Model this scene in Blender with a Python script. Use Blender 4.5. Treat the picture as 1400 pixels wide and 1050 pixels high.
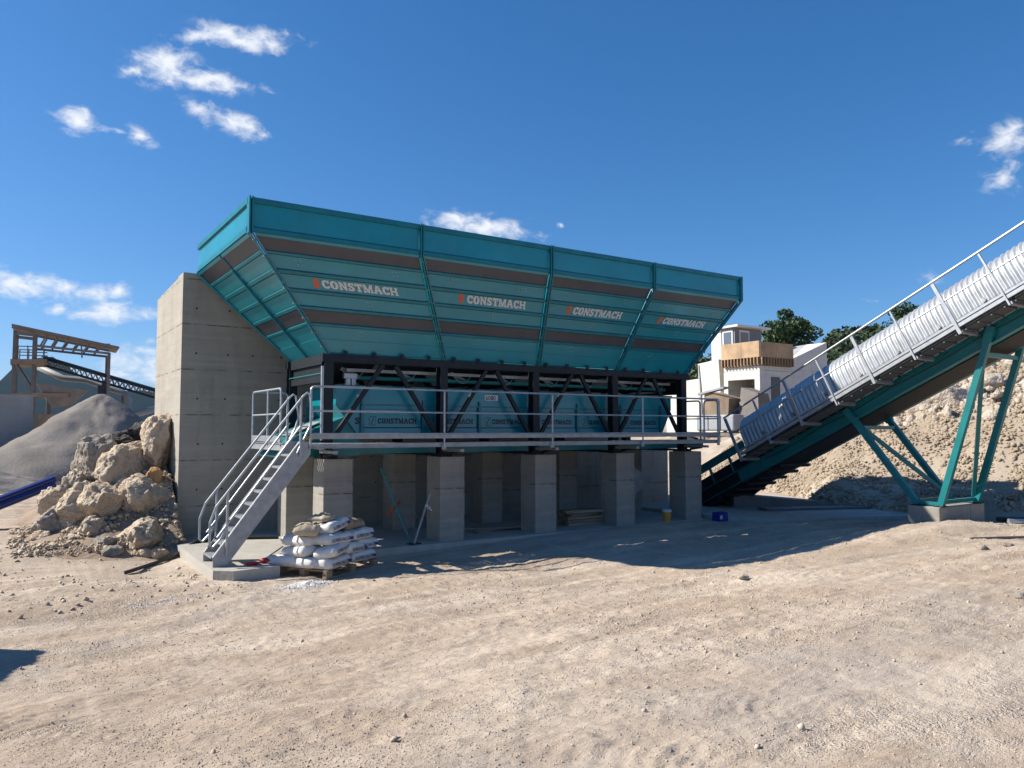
import bpy, bmesh, math, random
import numpy as np
from mathutils import Vector, Matrix, Euler
from mathutils.geometry import tessellate_polygon

R = math.radians
scene = bpy.context.scene
for o in list(bpy.data.objects):
    bpy.data.objects.remove(o)
COL = scene.collection

# ------------------------------------------------------------------ camera
cam_d = bpy.data.cameras.new('camera')
cam_d.sensor_width = 36.0
cam_d.lens = 27.03
cam_d.clip_start = 0.1
cam_d.clip_end = 20000
cam = bpy.data.objects.new('camera', cam_d)
COL.objects.link(cam)
cam.location = (0, 0, 2.4)
cam.rotation_euler = (R(93.43), 0, R(-33.5))
scene.camera = cam

# ------------------------------------------------------------------ sun direction (light travels along SUN)
SUN = Vector((6.74, -5.01, -6.49)).normalized()
SUN_EL = math.asin(-SUN.z)
SUN_AZ = math.atan2(-SUN.x, -SUN.y)          # clockwise from +Y

# ------------------------------------------------------------------ world
world = bpy.data.worlds.new('World')
scene.world = world
world.use_nodes = True
wn, wl = world.node_tree.nodes, world.node_tree.links
wn.clear()
def W(t, **k):
    n = wn.new(t)
    for a, b in k.items():
        setattr(n, a, b)
    return n
SKY_STRENGTH = 0.075
sky = W('ShaderNodeTexSky', sky_type='NISHITA', sun_disc=False)
sky.sun_elevation = SUN_EL
sky.sun_rotation = SUN_AZ
sky.altitude = 300
sky.air_density = 1.0
sky.dust_density = 0.35
sky.ozone_density = 3.0
tc = W('ShaderNodeTexCoord')
nrm = W('ShaderNodeVectorMath', operation='NORMALIZE')
wl.new(tc.outputs['Generated'], nrm.inputs[0])
sep = W('ShaderNodeSeparateXYZ'); wl.new(nrm.outputs[0], sep.inputs[0])
az = W('ShaderNodeMath', operation='ARCTAN2'); wl.new(sep.outputs[0], az.inputs[0]); wl.new(sep.outputs[1], az.inputs[1])
el = W('ShaderNodeMath', operation='ARCSINE'); wl.new(sep.outputs[2], el.inputs[0])
cxyz = W('ShaderNodeCombineXYZ'); wl.new(az.outputs[0], cxyz.inputs[0]); wl.new(el.outputs[0], cxyz.inputs[1])
# domain warp so that the edges turn wispy
wn1 = W('ShaderNodeTexNoise'); wn1.inputs['Scale'].default_value = 26; wn1.inputs['Detail'].default_value = 5
wl.new(nrm.outputs[0], wn1.inputs['Vector'])
ws = W('ShaderNodeVectorMath', operation='SUBTRACT'); wl.new(wn1.outputs['Color'], ws.inputs[0]); ws.inputs[1].default_value = (.5, .5, .5)
wm = W('ShaderNodeVectorMath', operation='MULTIPLY'); wl.new(ws.outputs[0], wm.inputs[0]); wm.inputs[1].default_value = (.05, .022, 0)
wa = W('ShaderNodeVectorMath', operation='ADD'); wl.new(cxyz.outputs[0], wa.inputs[0]); wl.new(wm.outputs[0], wa.inputs[1])
CLOUDS = [  # azimuth, elevation, half sizes, tilt (degrees), thickness of the cloud
    (10.6, 25.85, 1.9, .30, 10, .8), (13.6, 26.3, 3.1, .62, 3, 1), (15.6, 26.2, 1.3, .5, -8, .9), (8.6, 23.8, 2.1, .85, 6, 1), (6.5, 23.15, 1.3, .45, 18, .8), (11.4, 23.35, 2.9, .5, -4, 1),
    (10.9, 21.35, 1.5, .6, -8, .8), (13.2, 20.95, 2.0, .55, -16, .7), (15.0, 20.4, 1.0, .36, -12, .5), (3.3, 19.65, 1.25, .6, 2, .65), (5.2, 19.3, 1.3, .25, -6, .25), (6.9, 19.2, 1.0, .45, -3, .55),
    (15.55, 23.35, .95, .5, -14, .1), (.73, 9.16, 2.1, .75, -1, .9), (-1.2, 9.2, 1.6, .7, 0, .9), (2.93, 9.15, .9, .5, 4, .6), (4.6, 8.82, 1.5, .55, 8, .8), (6.31, 9.1, 1.15, .5, 12, .8),
    (5.92, 7.77, 2.75, .52, 3, .85), (2.36, 7.84, .95, .32, 4, .5), (8.08, 5.76, .9, .33, 9, .3),
    (7.3, 4.5, 2.6, 1.1, 8, .6), (6.0, 3.6, 3.2, .6, 3, .25), (9.0, 3.6, 2.2, .9, -4, .6),
    (31.5, 14.85, 3.6, .75, -7, .9), (29.2, 15.25, 1.7, .65, 2, .8), (37.36, 14.96, .6, .24, -1, .0),
    (66.8, 17.88, 1.5, .95, 4, .6), (66.56, 15.53, 1.4, .8, -8, .45), (64.56, 18.04, 1.0, .4, 1, .05),
    (62.6, 9.9, 1.6, .6, -10, -.1), (58.68, 8.67, .7, .26, -4, -.05)]
prev = None
for (a, e, sx, sy, rot, q) in CLOUDS:
    mp = W('ShaderNodeMapping', vector_type='TEXTURE')
    mp.inputs['Location'].default_value = (R(a), R(e), 0)
    mp.inputs['Rotation'].default_value = (0, 0, R(rot))
    mp.inputs['Scale'].default_value = (R(sx) * 1.45, R(sy) * 1.75, 1)
    wl.new(wa.outputs[0], mp.inputs['Vector'])
    ln = W('ShaderNodeVectorMath', operation='LENGTH'); wl.new(mp.outputs[0], ln.inputs[0])
    d = W('ShaderNodeMath', operation='MULTIPLY_ADD'); wl.new(ln.outputs['Value'], d.inputs[0])
    d.inputs[1].default_value = -1.0; d.inputs[2].default_value = .55 + .45 * q
    if prev is None:
        prev = d
    else:
        mx = W('ShaderNodeMath', operation='MAXIMUM'); wl.new(prev.outputs[0], mx.inputs[0]); wl.new(d.outputs[0], mx.inputs[1]); prev = mx
wn2 = W('ShaderNodeTexNoise'); wn2.inputs['Scale'].default_value = 42; wn2.inputs['Detail'].default_value = 9; wn2.inputs['Roughness'].default_value = .62
wn2.inputs['Distortion'].default_value = .35
wmap = W('ShaderNodeMapping'); wmap.inputs['Scale'].default_value = (1, 1, 1.7)
wl.new(nrm.outputs[0], wmap.inputs['Vector']); wl.new(wmap.outputs[0], wn2.inputs['Vector'])
nf = W('ShaderNodeMath', operation='MULTIPLY_ADD'); wl.new(wn2.outputs['Fac'], nf.inputs[0]); nf.inputs[1].default_value = 1.9; nf.inputs[2].default_value = -1.0
cs = W('ShaderNodeMath', operation='ADD'); wl.new(prev.outputs[0], cs.inputs[0]); wl.new(nf.outputs[0], cs.inputs[1])
cov = W('ShaderNodeMapRange', interpolation_type='SMOOTHSTEP'); wl.new(cs.outputs[0], cov.inputs['Value'])
cov.inputs['From Min'].default_value = -.05; cov.inputs['From Max'].default_value = .95
cov.inputs['To Min'].default_value = 0; cov.inputs['To Max'].default_value = .96
# thick parts are whiter, thin parts take the blue of the sky
bri = W('ShaderNodeMapRange'); wl.new(cs.outputs[0], bri.inputs['Value'])
bri.inputs['From Min'].default_value = .1; bri.inputs['From Max'].default_value = 1.1
bri.inputs['To Min'].default_value = .78; bri.inputs['To Max'].default_value = .98
ccol = W('ShaderNodeVectorMath', operation='SCALE'); ccol.inputs[0].default_value = (.93, .97, 1.04); wl.new(bri.outputs[0], ccol.inputs['Scale'])
cdiv = W('ShaderNodeVectorMath', operation='SCALE'); wl.new(ccol.outputs[0], cdiv.inputs[0]); cdiv.inputs['Scale'].default_value = .485 / SKY_STRENGTH
mixc = W('ShaderNodeMix', data_type='RGBA'); wl.new(cov.outputs[0], mixc.inputs['Factor'])
# the clear air of the photograph is a deeper blue than the plain physical sky: one colour response for the whole dome
EXPO = 2.07
sk1 = W('ShaderNodeVectorMath', operation='SCALE'); wl.new(sky.outputs[0], sk1.inputs[0]); sk1.inputs['Scale'].default_value = SKY_STRENGTH
sks = W('ShaderNodeSeparateXYZ'); wl.new(sk1.outputs[0], sks.inputs[0])
skc = W('ShaderNodeCombineXYZ')
for ch, (gm, sc) in enumerate(((1.33, 1.18), (.95, 1.09), (.85, 1.42))):
    pw = W('ShaderNodeMath', operation='POWER'); wl.new(sks.outputs[ch], pw.inputs[0]); pw.inputs[1].default_value = gm
    ml = W('ShaderNodeMath', operation='MULTIPLY'); wl.new(pw.outputs[0], ml.inputs[0]); ml.inputs[1].default_value = sc
    wl.new(ml.outputs[0], skc.inputs[ch])
tint = W('ShaderNodeVectorMath', operation='SCALE'); wl.new(skc.outputs[0], tint.inputs[0]); tint.inputs['Scale'].default_value = 1 / (SKY_STRENGTH * EXPO)
wl.new(tint.outputs[0], mixc.inputs['A']); wl.new(cdiv.outputs[0], mixc.inputs['B'])
bg = W('ShaderNodeBackground'); bg.inputs['Strength'].default_value = SKY_STRENGTH
wl.new(mixc.outputs['Result'], bg.inputs['Color'])
wo = W('ShaderNodeOutputWorld'); wl.new(bg.outputs[0], wo.inputs['Surface'])

# ------------------------------------------------------------------ sun and exposure
sl = bpy.data.lights.new('sun', 'SUN')
sl.energy = 3.7
sl.angle = R(.55)
sl.color = (1.0, .93, .82)
so = bpy.data.objects.new('sun', sl); COL.objects.link(so)
so.location = (-30, 30, 40)
so.rotation_euler = SUN.to_track_quat('-Z', 'Y').to_euler()
vs = scene.view_settings
vs.view_transform = 'Standard'; vs.look = 'None'; vs.gamma = 1; vs.use_curve_mapping = False
vs.exposure = 1.18
scene.cycles.max_bounces = 8

# ------------------------------------------------------------------ noise (numpy)
def _hash(ix, iy, iz, seed):
    n = (ix * 374761393 + iy * 668265263 + iz * 2147483647 + seed * 974634777) & 0xFFFFFFFF
    n = ((n ^ (n >> 13)) * 1274126177) & 0xFFFFFFFF
    n = n ^ (n >> 16)
    return (n & 0xFFFF) / 32767.5 - 1.0
def vnoise(x, y, z=0.0, seed=0):
    x = np.asarray(x, float); y = np.asarray(y, float); z = np.asarray(z, float) + np.zeros_like(x)
    xi, yi, zi = np.floor(x).astype(np.int64), np.floor(y).astype(np.int64), np.floor(z).astype(np.int64)
    fx, fy, fz = x - xi, y - yi, z - zi
    u, v, w = (t * t * t * (t * (t * 6 - 15) + 10) for t in (fx, fy, fz))
    def h(a, b, c): return _hash(xi + a, yi + b, zi + c, seed)
    x00 = h(0,0,0) * (1-u) + h(1,0,0) * u; x10 = h(0,1,0) * (1-u) + h(1,1,0) * u
    y0 = x00 * (1-v) + x10 * v
    if not np.any(fz): return y0
    x01 = h(0,0,1) * (1-u) + h(1,0,1) * u; x11 = h(0,1,1) * (1-u) + h(1,1,1) * u
    return y0 * (1-w) + (x01 * (1-v) + x11 * v) * w
def fbm(x, y, z=0.0, seed=0, oct=4, gain=.5):
    s = 0; a = 1.0; f = 1.0
    for i in range(oct):
        s = s + a * vnoise(x * f, y * f, np.asarray(z) * f, seed + i * 17); a *= gain; f *= 2.03
    return s
def sst(a, b, x):
    t = np.clip((np.asarray(x, float) - a) / (b - a), 0, 1)
    return t * t * (3 - 2 * t)

# ------------------------------------------------------------------ materials
def mat(name, col, rough=.7, metal=0.0, var=0.0, vscale=3.0, col2=None, bump=0.0, bscale=40.0, spec=.5, coords='Object', stretch=None, edge=(.35, .65), emit=None):
    m = bpy.data.materials.new(name); m.use_nodes = True
    n, l = m.node_tree.nodes, m.node_tree.links
    p = n['Principled BSDF']
    p.inputs['Base Color'].default_value = (*col, 1); p.inputs['Roughness'].default_value = rough
    p.inputs['Metallic'].default_value = metal; p.inputs['Specular IOR Level'].default_value = spec
    t = n.new('ShaderNodeTexCoord'); vec = t.outputs[coords]
    if stretch:
        mp = n.new('ShaderNodeMapping'); mp.inputs['Scale'].default_value = stretch
        l.new(vec, mp.inputs[0]); vec = mp.outputs[0]
    if var or col2:
        nz = n.new('ShaderNodeTexNoise'); nz.inputs['Scale'].default_value = vscale; nz.inputs['Detail'].default_value = 7; nz.inputs['Roughness'].default_value = .62
        l.new(vec, nz.inputs['Vector'])
        mr = n.new('ShaderNodeMapRange'); mr.inputs[1].default_value = edge[0]; mr.inputs[2].default_value = edge[1]
        l.new(nz.outputs['Fac'], mr.inputs[0])
        mx = n.new('ShaderNodeMix'); mx.data_type = 'RGBA'
        c2 = col2 or tuple(min(1, c * (1 + var)) for c in col)
        c1 = col if col2 else tuple(c * (1 - var) for c in col)
        mx.inputs['A'].default_value = (*c1, 1); mx.inputs['B'].default_value = (*c2, 1)
        l.new(mr.outputs[0], mx.inputs['Factor']); l.new(mx.outputs['Result'], p.inputs['Base Color'])
        m['mixnode'] = mx.name
    if bump:
        nb = n.new('ShaderNodeTexNoise'); nb.inputs['Scale'].default_value = bscale; nb.inputs['Detail'].default_value = 6
        l.new(vec, nb.inputs['Vector'])
        b = n.new('ShaderNodeBump'); b.inputs['Strength'].default_value = min(bump, 1.0); b.inputs['Distance'].default_value = .03 if bump <= 1 else .03 * bump
        l.new(nb.outputs['Fac'], b.inputs['Height']); l.new(b.outputs[0], p.inputs['Normal'])
    return m
def overlay(m, col, scale, lo, hi, amount, stretch=(1, 1, 1), seed=0.0, detail=8):
    """wear: a second noise blended over the base colour"""
    n, l = m.node_tree.nodes, m.node_tree.links
    p = n['Principled BSDF']
    t = n.new('ShaderNodeTexCoord'); mp = n.new('ShaderNodeMapping'); mp.inputs['Scale'].default_value = stretch; mp.inputs['Location'].default_value = (seed, seed * 1.7, 0)
    l.new(t.outputs['Object'], mp.inputs[0])
    nz = n.new('ShaderNodeTexNoise'); nz.inputs['Scale'].default_value = scale; nz.inputs['Detail'].default_value = detail; nz.inputs['Roughness'].default_value = .65
    l.new(mp.outputs[0], nz.inputs['Vector'])
    mr = n.new('ShaderNodeMapRange'); mr.inputs[1].default_value = lo; mr.inputs[2].default_value = hi; mr.inputs[3].default_value = 0; mr.inputs[4].default_value = amount
    l.new(nz.outputs['Fac'], mr.inputs[0])
    mx = n.new('ShaderNodeMix'); mx.data_type = 'RGBA'; mx.inputs['B'].default_value = (*col, 1)
    src = p.inputs['Base Color']
    if src.is_linked:
        l.new(src.links[0].from_socket, mx.inputs['A'])
    else:
        mx.inputs['A'].default_value = src.default_value
    l.new(mr.outputs[0], mx.inputs['Factor']); l.new(mx.outputs['Result'], src)
    return m
M = {}
M['teal'] = mat('teal_paint', (.002, .218, .270), .30, var=.10, vscale=1.3)
overlay(M['teal'], (.07, .22, .25), 1.1, .5, .78, .30, (1, 1, .6), 3)
overlay(M['teal'], (.14, .22, .22), 3.2, .58, .80, .16, (2.6, 2.6, .30), 14)
overlay(M['teal'], (.12, .055, .03), 9, .70, .78, .5, (1.5, 1.5, .5), 21)
p_ = M['teal'].node_tree.nodes['Principled BSDF']; p_.inputs['Coat Weight'].default_value = .35; p_.inputs['Coat Roughness'].default_value = .16
M['teal_flange'] = mat('teal_flange_paint', (.003, .150, .185), .35, var=.15, vscale=3)
M['teal_beam'] = mat('teal_beam_paint', (.008, .165, .175), .4, var=.12, vscale=2)
M['stripe'] = mat('dark_stripe_paint', (.052, .056, .066), .33, var=.12, vscale=2)
overlay(M['stripe'], (.12, .11, .10), 2.5, .55, .8, .25)
M['frame'] = mat('dark_frame_paint', (.009, .014, .020), .5, var=.15, vscale=4, spec=.3)
overlay(M['frame'], (.06, .06, .055), 4, .55, .85, .2)
M['white'] = mat('white_lettering_paint', (.62, .60, .56), .5)
M['orange'] = mat('orange_emblem_paint', (.62, .10, .03), .5)
M['black'] = mat('black_lettering_paint', (.006, .006, .009), .5)
M['galv'] = mat('galvanised_steel', (.39, .415, .44), .42, .55, var=.12, vscale=9)
M['galv_dull'] = mat('dull_galvanised_steel', (.31, .325, .335), .55, .4, var=.14, vscale=7)
M['galv_cover'] = mat('galvanised_cover_sheet', (.47, .49, .51), .50, .55, var=.12, vscale=5)
overlay(M['galv_cover'], (.34, .32, .29), 1.6, .5, .75, .5, (1, 1, 1), 6)
M['grating'] = mat('dark_grating', (.10, .105, .11), .6, .2, var=.2, vscale=10)
M['darkrubber'] = mat('black_rubber', (.012, .012, .013), .6)
M['wood'] = mat('weathered_wood', (.30, .22, .14), .8, var=.25, vscale=6, stretch=(1, 1, 8), bump=.2)
M['ply'] = mat('formwork_plywood', (.38, .255, .15), .7, var=.25, vscale=1.2)
M['ply_rib'] = mat('formwork_timber', (.27, .18, .105), .7, var=.25, vscale=1.2)
M['blue'] = mat('blue_pipe_plastic', (.008, .02, .13), .35, var=.1)
M['blue_crate'] = mat('blue_crate_plastic', (.01, .02, .22), .45)
M['yellow'] = mat('yellow_plastic', (.62, .30, .02), .5)
M['red'] = mat('red_cloth', (.50, .03, .04), .7)
M['rust_orange'] = mat('dull_orange_paint', (.22, .055, .02), .7)
M['glass'] = mat('window_glass', (.10, .13, .16), .08, 0, spec=.8)
M['cabin'] = mat('grey_cabin_panel', (.16, .17, .20), .6)
M['cabin_white'] = mat('white_cabin_panel', (.66, .66, .65), .6)
M['oldsteel'] = mat('dusty_steel', (.155, .135, .125), .7, .1, var=.2, vscale=1.5)
M['rust'] = mat('dusty_brown_steel', (.21, .155, .105), .8, var=.25, vscale=1.2)
M['tankgrey'] = mat('grey_tank_paint', (.26, .28, .30), .6, var=.1)
M['bark'] = mat('bark', (.09, .07, .05), .9, var=.2)

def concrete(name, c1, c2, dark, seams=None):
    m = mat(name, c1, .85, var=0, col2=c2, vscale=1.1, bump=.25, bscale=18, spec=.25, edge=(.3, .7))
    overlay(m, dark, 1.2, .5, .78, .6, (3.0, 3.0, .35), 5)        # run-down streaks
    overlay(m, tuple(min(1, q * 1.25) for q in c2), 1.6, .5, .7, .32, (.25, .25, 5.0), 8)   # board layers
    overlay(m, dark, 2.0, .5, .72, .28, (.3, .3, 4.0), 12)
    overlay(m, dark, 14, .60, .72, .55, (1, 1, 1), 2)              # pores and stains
    if seams:
        # board seams left by the formwork: thin irregular lines
        n, l = m.node_tree.nodes, m.node_tree.links
        p = n['Principled BSDF']
        t = n.new('ShaderNodeTexCoord'); s = n.new('ShaderNodeSeparateXYZ'); l.new(t.outputs['Object'], s.inputs[0])
        nz = n.new('ShaderNodeTexNoise'); nz.inputs['Scale'].default_value = 1.2; l.new(t.outputs['Object'], nz.inputs['Vector'])
        ad = n.new('ShaderNodeMath'); ad.operation = 'ADD'; l.new(s.outputs[0], ad.inputs[0]); l.new(s.outputs[1], ad.inputs[1])
        fac = None
        for src, per, wdt in ((s.outputs[2], seams[0], .014), (ad.outputs[0], seams[1], .010)):
            w = n.new('ShaderNodeMath'); w.operation = 'MULTIPLY_ADD'; l.new(nz.outputs['Fac'], w.inputs[0]); w.inputs[1].default_value = .03; l.new(src, w.inputs[2])
            pp = n.new('ShaderNodeMath'); pp.operation = 'PINGPONG'; l.new(w.outputs[0], pp.inputs[0]); pp.inputs[1].default_value = per / 2
            lt = n.new('ShaderNodeMath'); lt.operation = 'LESS_THAN'; l.new(pp.outputs[0], lt.inputs[0]); lt.inputs[1].default_value = wdt
            if fac is None: fac = lt
            else:
                mm = n.new('ShaderNodeMath'); mm.operation = 'MAXIMUM'; l.new(fac.outputs[0], mm.inputs[0]); l.new(lt.outputs[0], mm.inputs[1]); fac = mm
        nz2 = n.new('ShaderNodeTexNoise'); nz2.inputs['Scale'].default_value = 5; l.new(t.outputs['Object'], nz2.inputs['Vector'])
        mr = n.new('ShaderNodeMapRange'); mr.inputs[1].default_value = .38; mr.inputs[2].default_value = .6; mr.inputs[4].default_value = .75; l.new(nz2.outputs['Fac'], mr.inputs[0])
        ml = n.new('ShaderNodeMath'); ml.operation = 'MULTIPLY'; l.new(fac.outputs[0], ml.inputs[0]); l.new(mr.outputs[0], ml.inputs[1])
        mx = n.new('ShaderNodeMix'); mx.data_type = 'RGBA'; mx.inputs['B'].default_value = (*[c * .42 for c in dark], 1)
        l.new(p.inputs['Base Color'].links[0].from_socket, mx.inputs['A']); l.new(ml.outputs[0], mx.inputs['Factor']); l.new(mx.outputs['Result'], p.inputs['Base Color'])
    return m
M['concrete'] = concrete('board_marked_concrete', (.315, .292, .245), (.385, .36, .31), (.20, .185, .155), (1.02, 2.4))
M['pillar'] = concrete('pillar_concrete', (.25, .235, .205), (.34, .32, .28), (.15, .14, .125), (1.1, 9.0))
M['slab'] = concrete('slab_concrete', (.34, .325, .29), (.43, .41, .37), (.24, .22, .19))
M['white_concrete'] = concrete('pale_concrete', (.56, .54, .50), (.66, .64, .60), (.42, .39, .34), (1.4, 60))
M['far_concrete'] = concrete('bunker_concrete', (.30, .29, .27), (.36, .35, .33), (.24, .23, .21))

def rockmat(name, c1, c2, c3, sc=2.5, bump=2.6):
    m = mat(name, c1, .9, col2=c2, vscale=sc, bump=bump, bscale=14, spec=.2, edge=(.3, .7))
    overlay(m, c3, sc * 1.7, .52, .75, .7, (1, 1, 1), 4)
    overlay(m, tuple(q * .62 for q in c1), 7, .52, .72, .6, (1, 1, 1.6), 9)
    overlay(m, tuple(min(.8, q * 1.2) for q in c2), 4, .58, .75, .6, (1, 1, 1), 15)
    return m
M['rock'] = rockmat('beige_limestone', (.42, .335, .245), (.53, .445, .345), (.36, .225, .135))
M['rock_grey'] = rockmat('grey_limestone', (.24, .215, .19), (.38, .33, .27), (.15, .14, .13))
M['rock_dark'] = rockmat('dark_broken_asphalt', (.055, .053, .052), (.09, .085, .08), (.03, .03, .03))
M['rock_white'] = rockmat('white_limestone', (.42, .355, .285), (.54, .475, .405), (.34, .25, .18))
M['rock_orange'] = rockmat('ochre_stone', (.42, .22, .09), (.50, .30, .15), (.25, .12, .06))
M['gravel_grey'] = mat('grey_gravel', (.175, .158, .14), .95, col2=(.235, .212, .19), vscale=.5, bump=.8, bscale=7, spec=.1)
overlay(M['gravel_grey'], (.15, .14, .13), 9, .5, .7, .55)
M['pebble'] = mat('pebbles', (.37, .305, .24), .95, col2=(.50, .43, .355), vscale=3, spec=.15)
M['bank_stone'] = mat('bank_gravel_stones', (.265, .21, .15), .95, col2=(.40, .335, .255), vscale=1.8, spec=.15)
M['white_chip'] = mat('white_chippings', (.66, .64, .62), .9, var=.1, vscale=8)

def groundmat():
    m = bpy.data.materials.new('yard_ground'); m.use_nodes = True
    n, l = m.node_tree.nodes, m.node_tree.links
    p = n['Principled BSDF']; p.inputs['Roughness'].default_value = .95; p.inputs['Specular IOR Level'].default_value = .12
    t = n.new('ShaderNodeTexCoord')
    def noise(scale, stretch=(1, 1, 1), det=8, rough=.6, dist=0, loc=(0, 0, 0), rot=0):
        mp = n.new('ShaderNodeMapping'); mp.inputs['Scale'].default_value = stretch; mp.inputs['Location'].default_value = loc; mp.inputs['Rotation'].default_value = (0, 0, rot)
        l.new(t.outputs['Object'], mp.inputs[0])
        z = n.new('ShaderNodeTexNoise'); z.inputs['Scale'].default_value = scale; z.inputs['Detail'].default_value = det; z.inputs['Roughness'].default_value = rough; z.inputs['Distortion'].default_value = dist
        l.new(mp.outputs[0], z.inputs['Vector']); return z.outputs['Fac']
    def ramp(fac, lo, hi, a=0, b=1):
        r = n.new('ShaderNodeMapRange'); r.inputs[1].default_value = lo; r.inputs[2].default_value = hi; r.inputs[3].default_value = a; r.inputs[4].default_value = b
        r.interpolation_type = 'SMOOTHSTEP'
        l.new(fac, r.inputs[0]); return r.outputs[0]
    def mix(fac, a, b):
        x = n.new('ShaderNodeMix'); x.data_type = 'RGBA'
        for s, v in (('A', a), ('B', b)):
            if isinstance(v, tuple): x.inputs[s].default_value = (*v, 1)
            else: l.new(v, x.inputs[s])
        l.new(fac, x.inputs['Factor']); return x.outputs['Result']
    c = mix(ramp(noise(.35, (1, 1.6, 1)), .35, .65), (.425, .335, .25), (.50, .415, .325))
    c = mix(ramp(noise(.7, (.5, 1.5, 1), loc=(5, 3, 0), rot=.35), .5, .68, 0, .85), c, (.63, .545, .44))     # dusty pale streaks
    c = mix(ramp(noise(.45, (.7, 1.4, 1), loc=(15, 9, 0), rot=-.3), .54, .7, 0, .75), c, (.315, .24, .175))  # damp brown
    c = mix(ramp(noise(.28, loc=(31, 2, 0)), .52, .66, 0, .7), c, (.43, .385, .34))                           # grey chippings
    def voro(scale, loc=(0, 0, 0)):
        mp = n.new('ShaderNodeMapping'); mp.inputs['Location'].default_value = loc
        l.new(t.outputs['Object'], mp.inputs[0])
        nz = n.new('ShaderNodeTexNoise'); nz.inputs['Scale'].default_value = scale * .7; nz.inputs['Detail'].default_value = 2; l.new(mp.outputs[0], nz.inputs['Vector'])
        ad = n.new('ShaderNodeVectorMath'); ad.operation = 'MULTIPLY_ADD'; l.new(nz.outputs['Color'], ad.inputs[0]); ad.inputs[1].default_value = (.6 / scale,) * 3; l.new(mp.outputs[0], ad.inputs[2])
        v = n.new('ShaderNodeTexVoronoi'); v.inputs['Scale'].default_value = scale; v.inputs['Randomness'].default_value = 1
        l.new(ad.outputs[0], v.inputs['Vector']); sp = n.new('ShaderNodeSeparateColor'); l.new(v.outputs['Color'], sp.inputs[0])
        return v.outputs['Distance'], sp.outputs[0]
    def mth(op, a, b):
        q = n.new('ShaderNodeMath'); q.operation = op
        for k_, v_ in enumerate((a, b)):
            if isinstance(v_, (int, float)): q.inputs[k_].default_value = v_
            else: l.new(v_, q.inputs[k_])
        return q.outputs[0]
    # long wheel lanes: pale rolled dust and darker strips between them
    c = mix(ramp(noise(1.0, (.16, 1.9, 1), det=5, dist=.25, loc=(2, 11, 0), rot=.42), .48, .66, 0, .6), c, (.66, .57, .46))
    c = mix(ramp(noise(1.0, (.14, 1.7, 1), det=5, dist=.25, loc=(9, 31, 0), rot=-.12), .52, .68, 0, .6), c, (.34, .265, .195))
    c = mix(ramp(noise(1.2, (1.9, .18, 1), det=5, dist=.3, loc=(19, 3, 0), rot=.30), .54, .68, 0, .45), c, (.64, .55, .445))
    # gravel: stones of three sizes, thick in some patches and trodden into dust in others
    patch = ramp(noise(.55, (.8, 1.6, 1), loc=(40, 7, 0), rot=.2), .50, .68, .05, 1)
    d1, r1 = voro(38); d2, r2 = voro(85, (3, 1, 0)); d3, r3 = voro(170, (7, 5, 0))
    c = mix(mth('MULTIPLY', ramp(r2, .60, .95, 0, .5), patch), c, (.30, .24, .185))
    c = mix(mth('MULTIPLY', ramp(r2, .30, .02, 0, .60), patch), c, (.66, .58, .49))
    c = mix(mth('MULTIPLY', ramp(r1, .80, .95, 0, .50), patch), c, (.64, .56, .47))
    c = mix(ramp(r3, .78, 1.0, 0, .35), c, (.29, .23, .175))
    c = mix(ramp(r3, .20, .0, 0, .35), c, (.68, .60, .51))
    dk = n.new('ShaderNodeVectorMath'); dk.operation = 'MULTIPLY'; l.new(c, dk.inputs[0]); dk.inputs[1].default_value = (.935, .918, .915)
    l.new(dk.outputs[0], p.inputs['Base Color'])
    h1 = mth('MULTIPLY', mth('SUBTRACT', .6, d1), patch)
    h = mth('ADD', mth('MULTIPLY', h1, .022), mth('ADD', mth('MULTIPLY', mth('MULTIPLY', mth('SUBTRACT', .6, d2), patch), .016), mth('MULTIPLY', mth('SUBTRACT', .6, d3), .0035)))
    h = mth('ADD', h, mth('MULTIPLY', noise(9, (.8, 1.5, 1), det=9, rough=.70), .036))
    b1 = n.new('ShaderNodeBump'); b1.inputs['Strength'].default_value = 1.0; b1.inputs['Distance'].default_value = 1.0
    l.new(h, b1.inputs['Height'])
    l.new(b1.outputs[0], p.inputs['Normal'])
    return m
M['ground'] = groundmat()
M['bank'] = mat('earth_bank', (.27, .215, .16), .95, col2=(.35, .295, .235), vscale=.35, bump=.9, bscale=3.5, spec=.1)
overlay(M['bank'], (.44, .39, .335), .25, .5, .65, .6, (1, 1, 1), 7)
overlay(M['bank'], (.25, .18, .12), 4, .55, .75, .5, (1, 1, 1), 3)
M['mound'] = mat('brown_rubble_earth', (.235, .175, .13), .95, col2=(.34, .27, .205), vscale=1.2, bump=1.0, bscale=8, spec=.1)
def leafmat(name, c1, c2):
    m = mat(name, c1, .6, col2=c2, vscale=1.4, spec=.3)
    return m
M['leaf'] = leafmat('dark_green_leaves', (.022, .048, .018), (.050, .090, .030))
M['leaf_far'] = leafmat('hillside_forest_leaves', (.022, .045, .020), (.055, .080, .032))
M['mountain'] = mat('wooded_mountain', (.030, .050, .028), .95, col2=(.05, .075, .04), vscale=.004, spec=.1)
def bagmat(name, c1, c2):
    m = mat(name, c1, .62, col2=c2, vscale=4, bump=.8, bscale=6, spec=.35)
    return m
M['bag'] = bagmat('white_woven_bag', (.60, .585, .55), (.70, .69, .66))
overlay(M['bag'], (.42, .37, .30), 2.2, .52, .72, .45)
M['bag_beige'] = bagmat('beige_paper_bag', (.40, .32, .22), (.48, .40, .29))
M['bag_brown'] = bagmat('brown_paper_bag', (.26, .185, .125), (.33, .245, .17))
M['print'] = mat('faded_blue_print', (.08, .09, .16), .6)
M['print_block'] = mat('dark_blue_print', (.03, .03, .16), .6)

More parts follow.
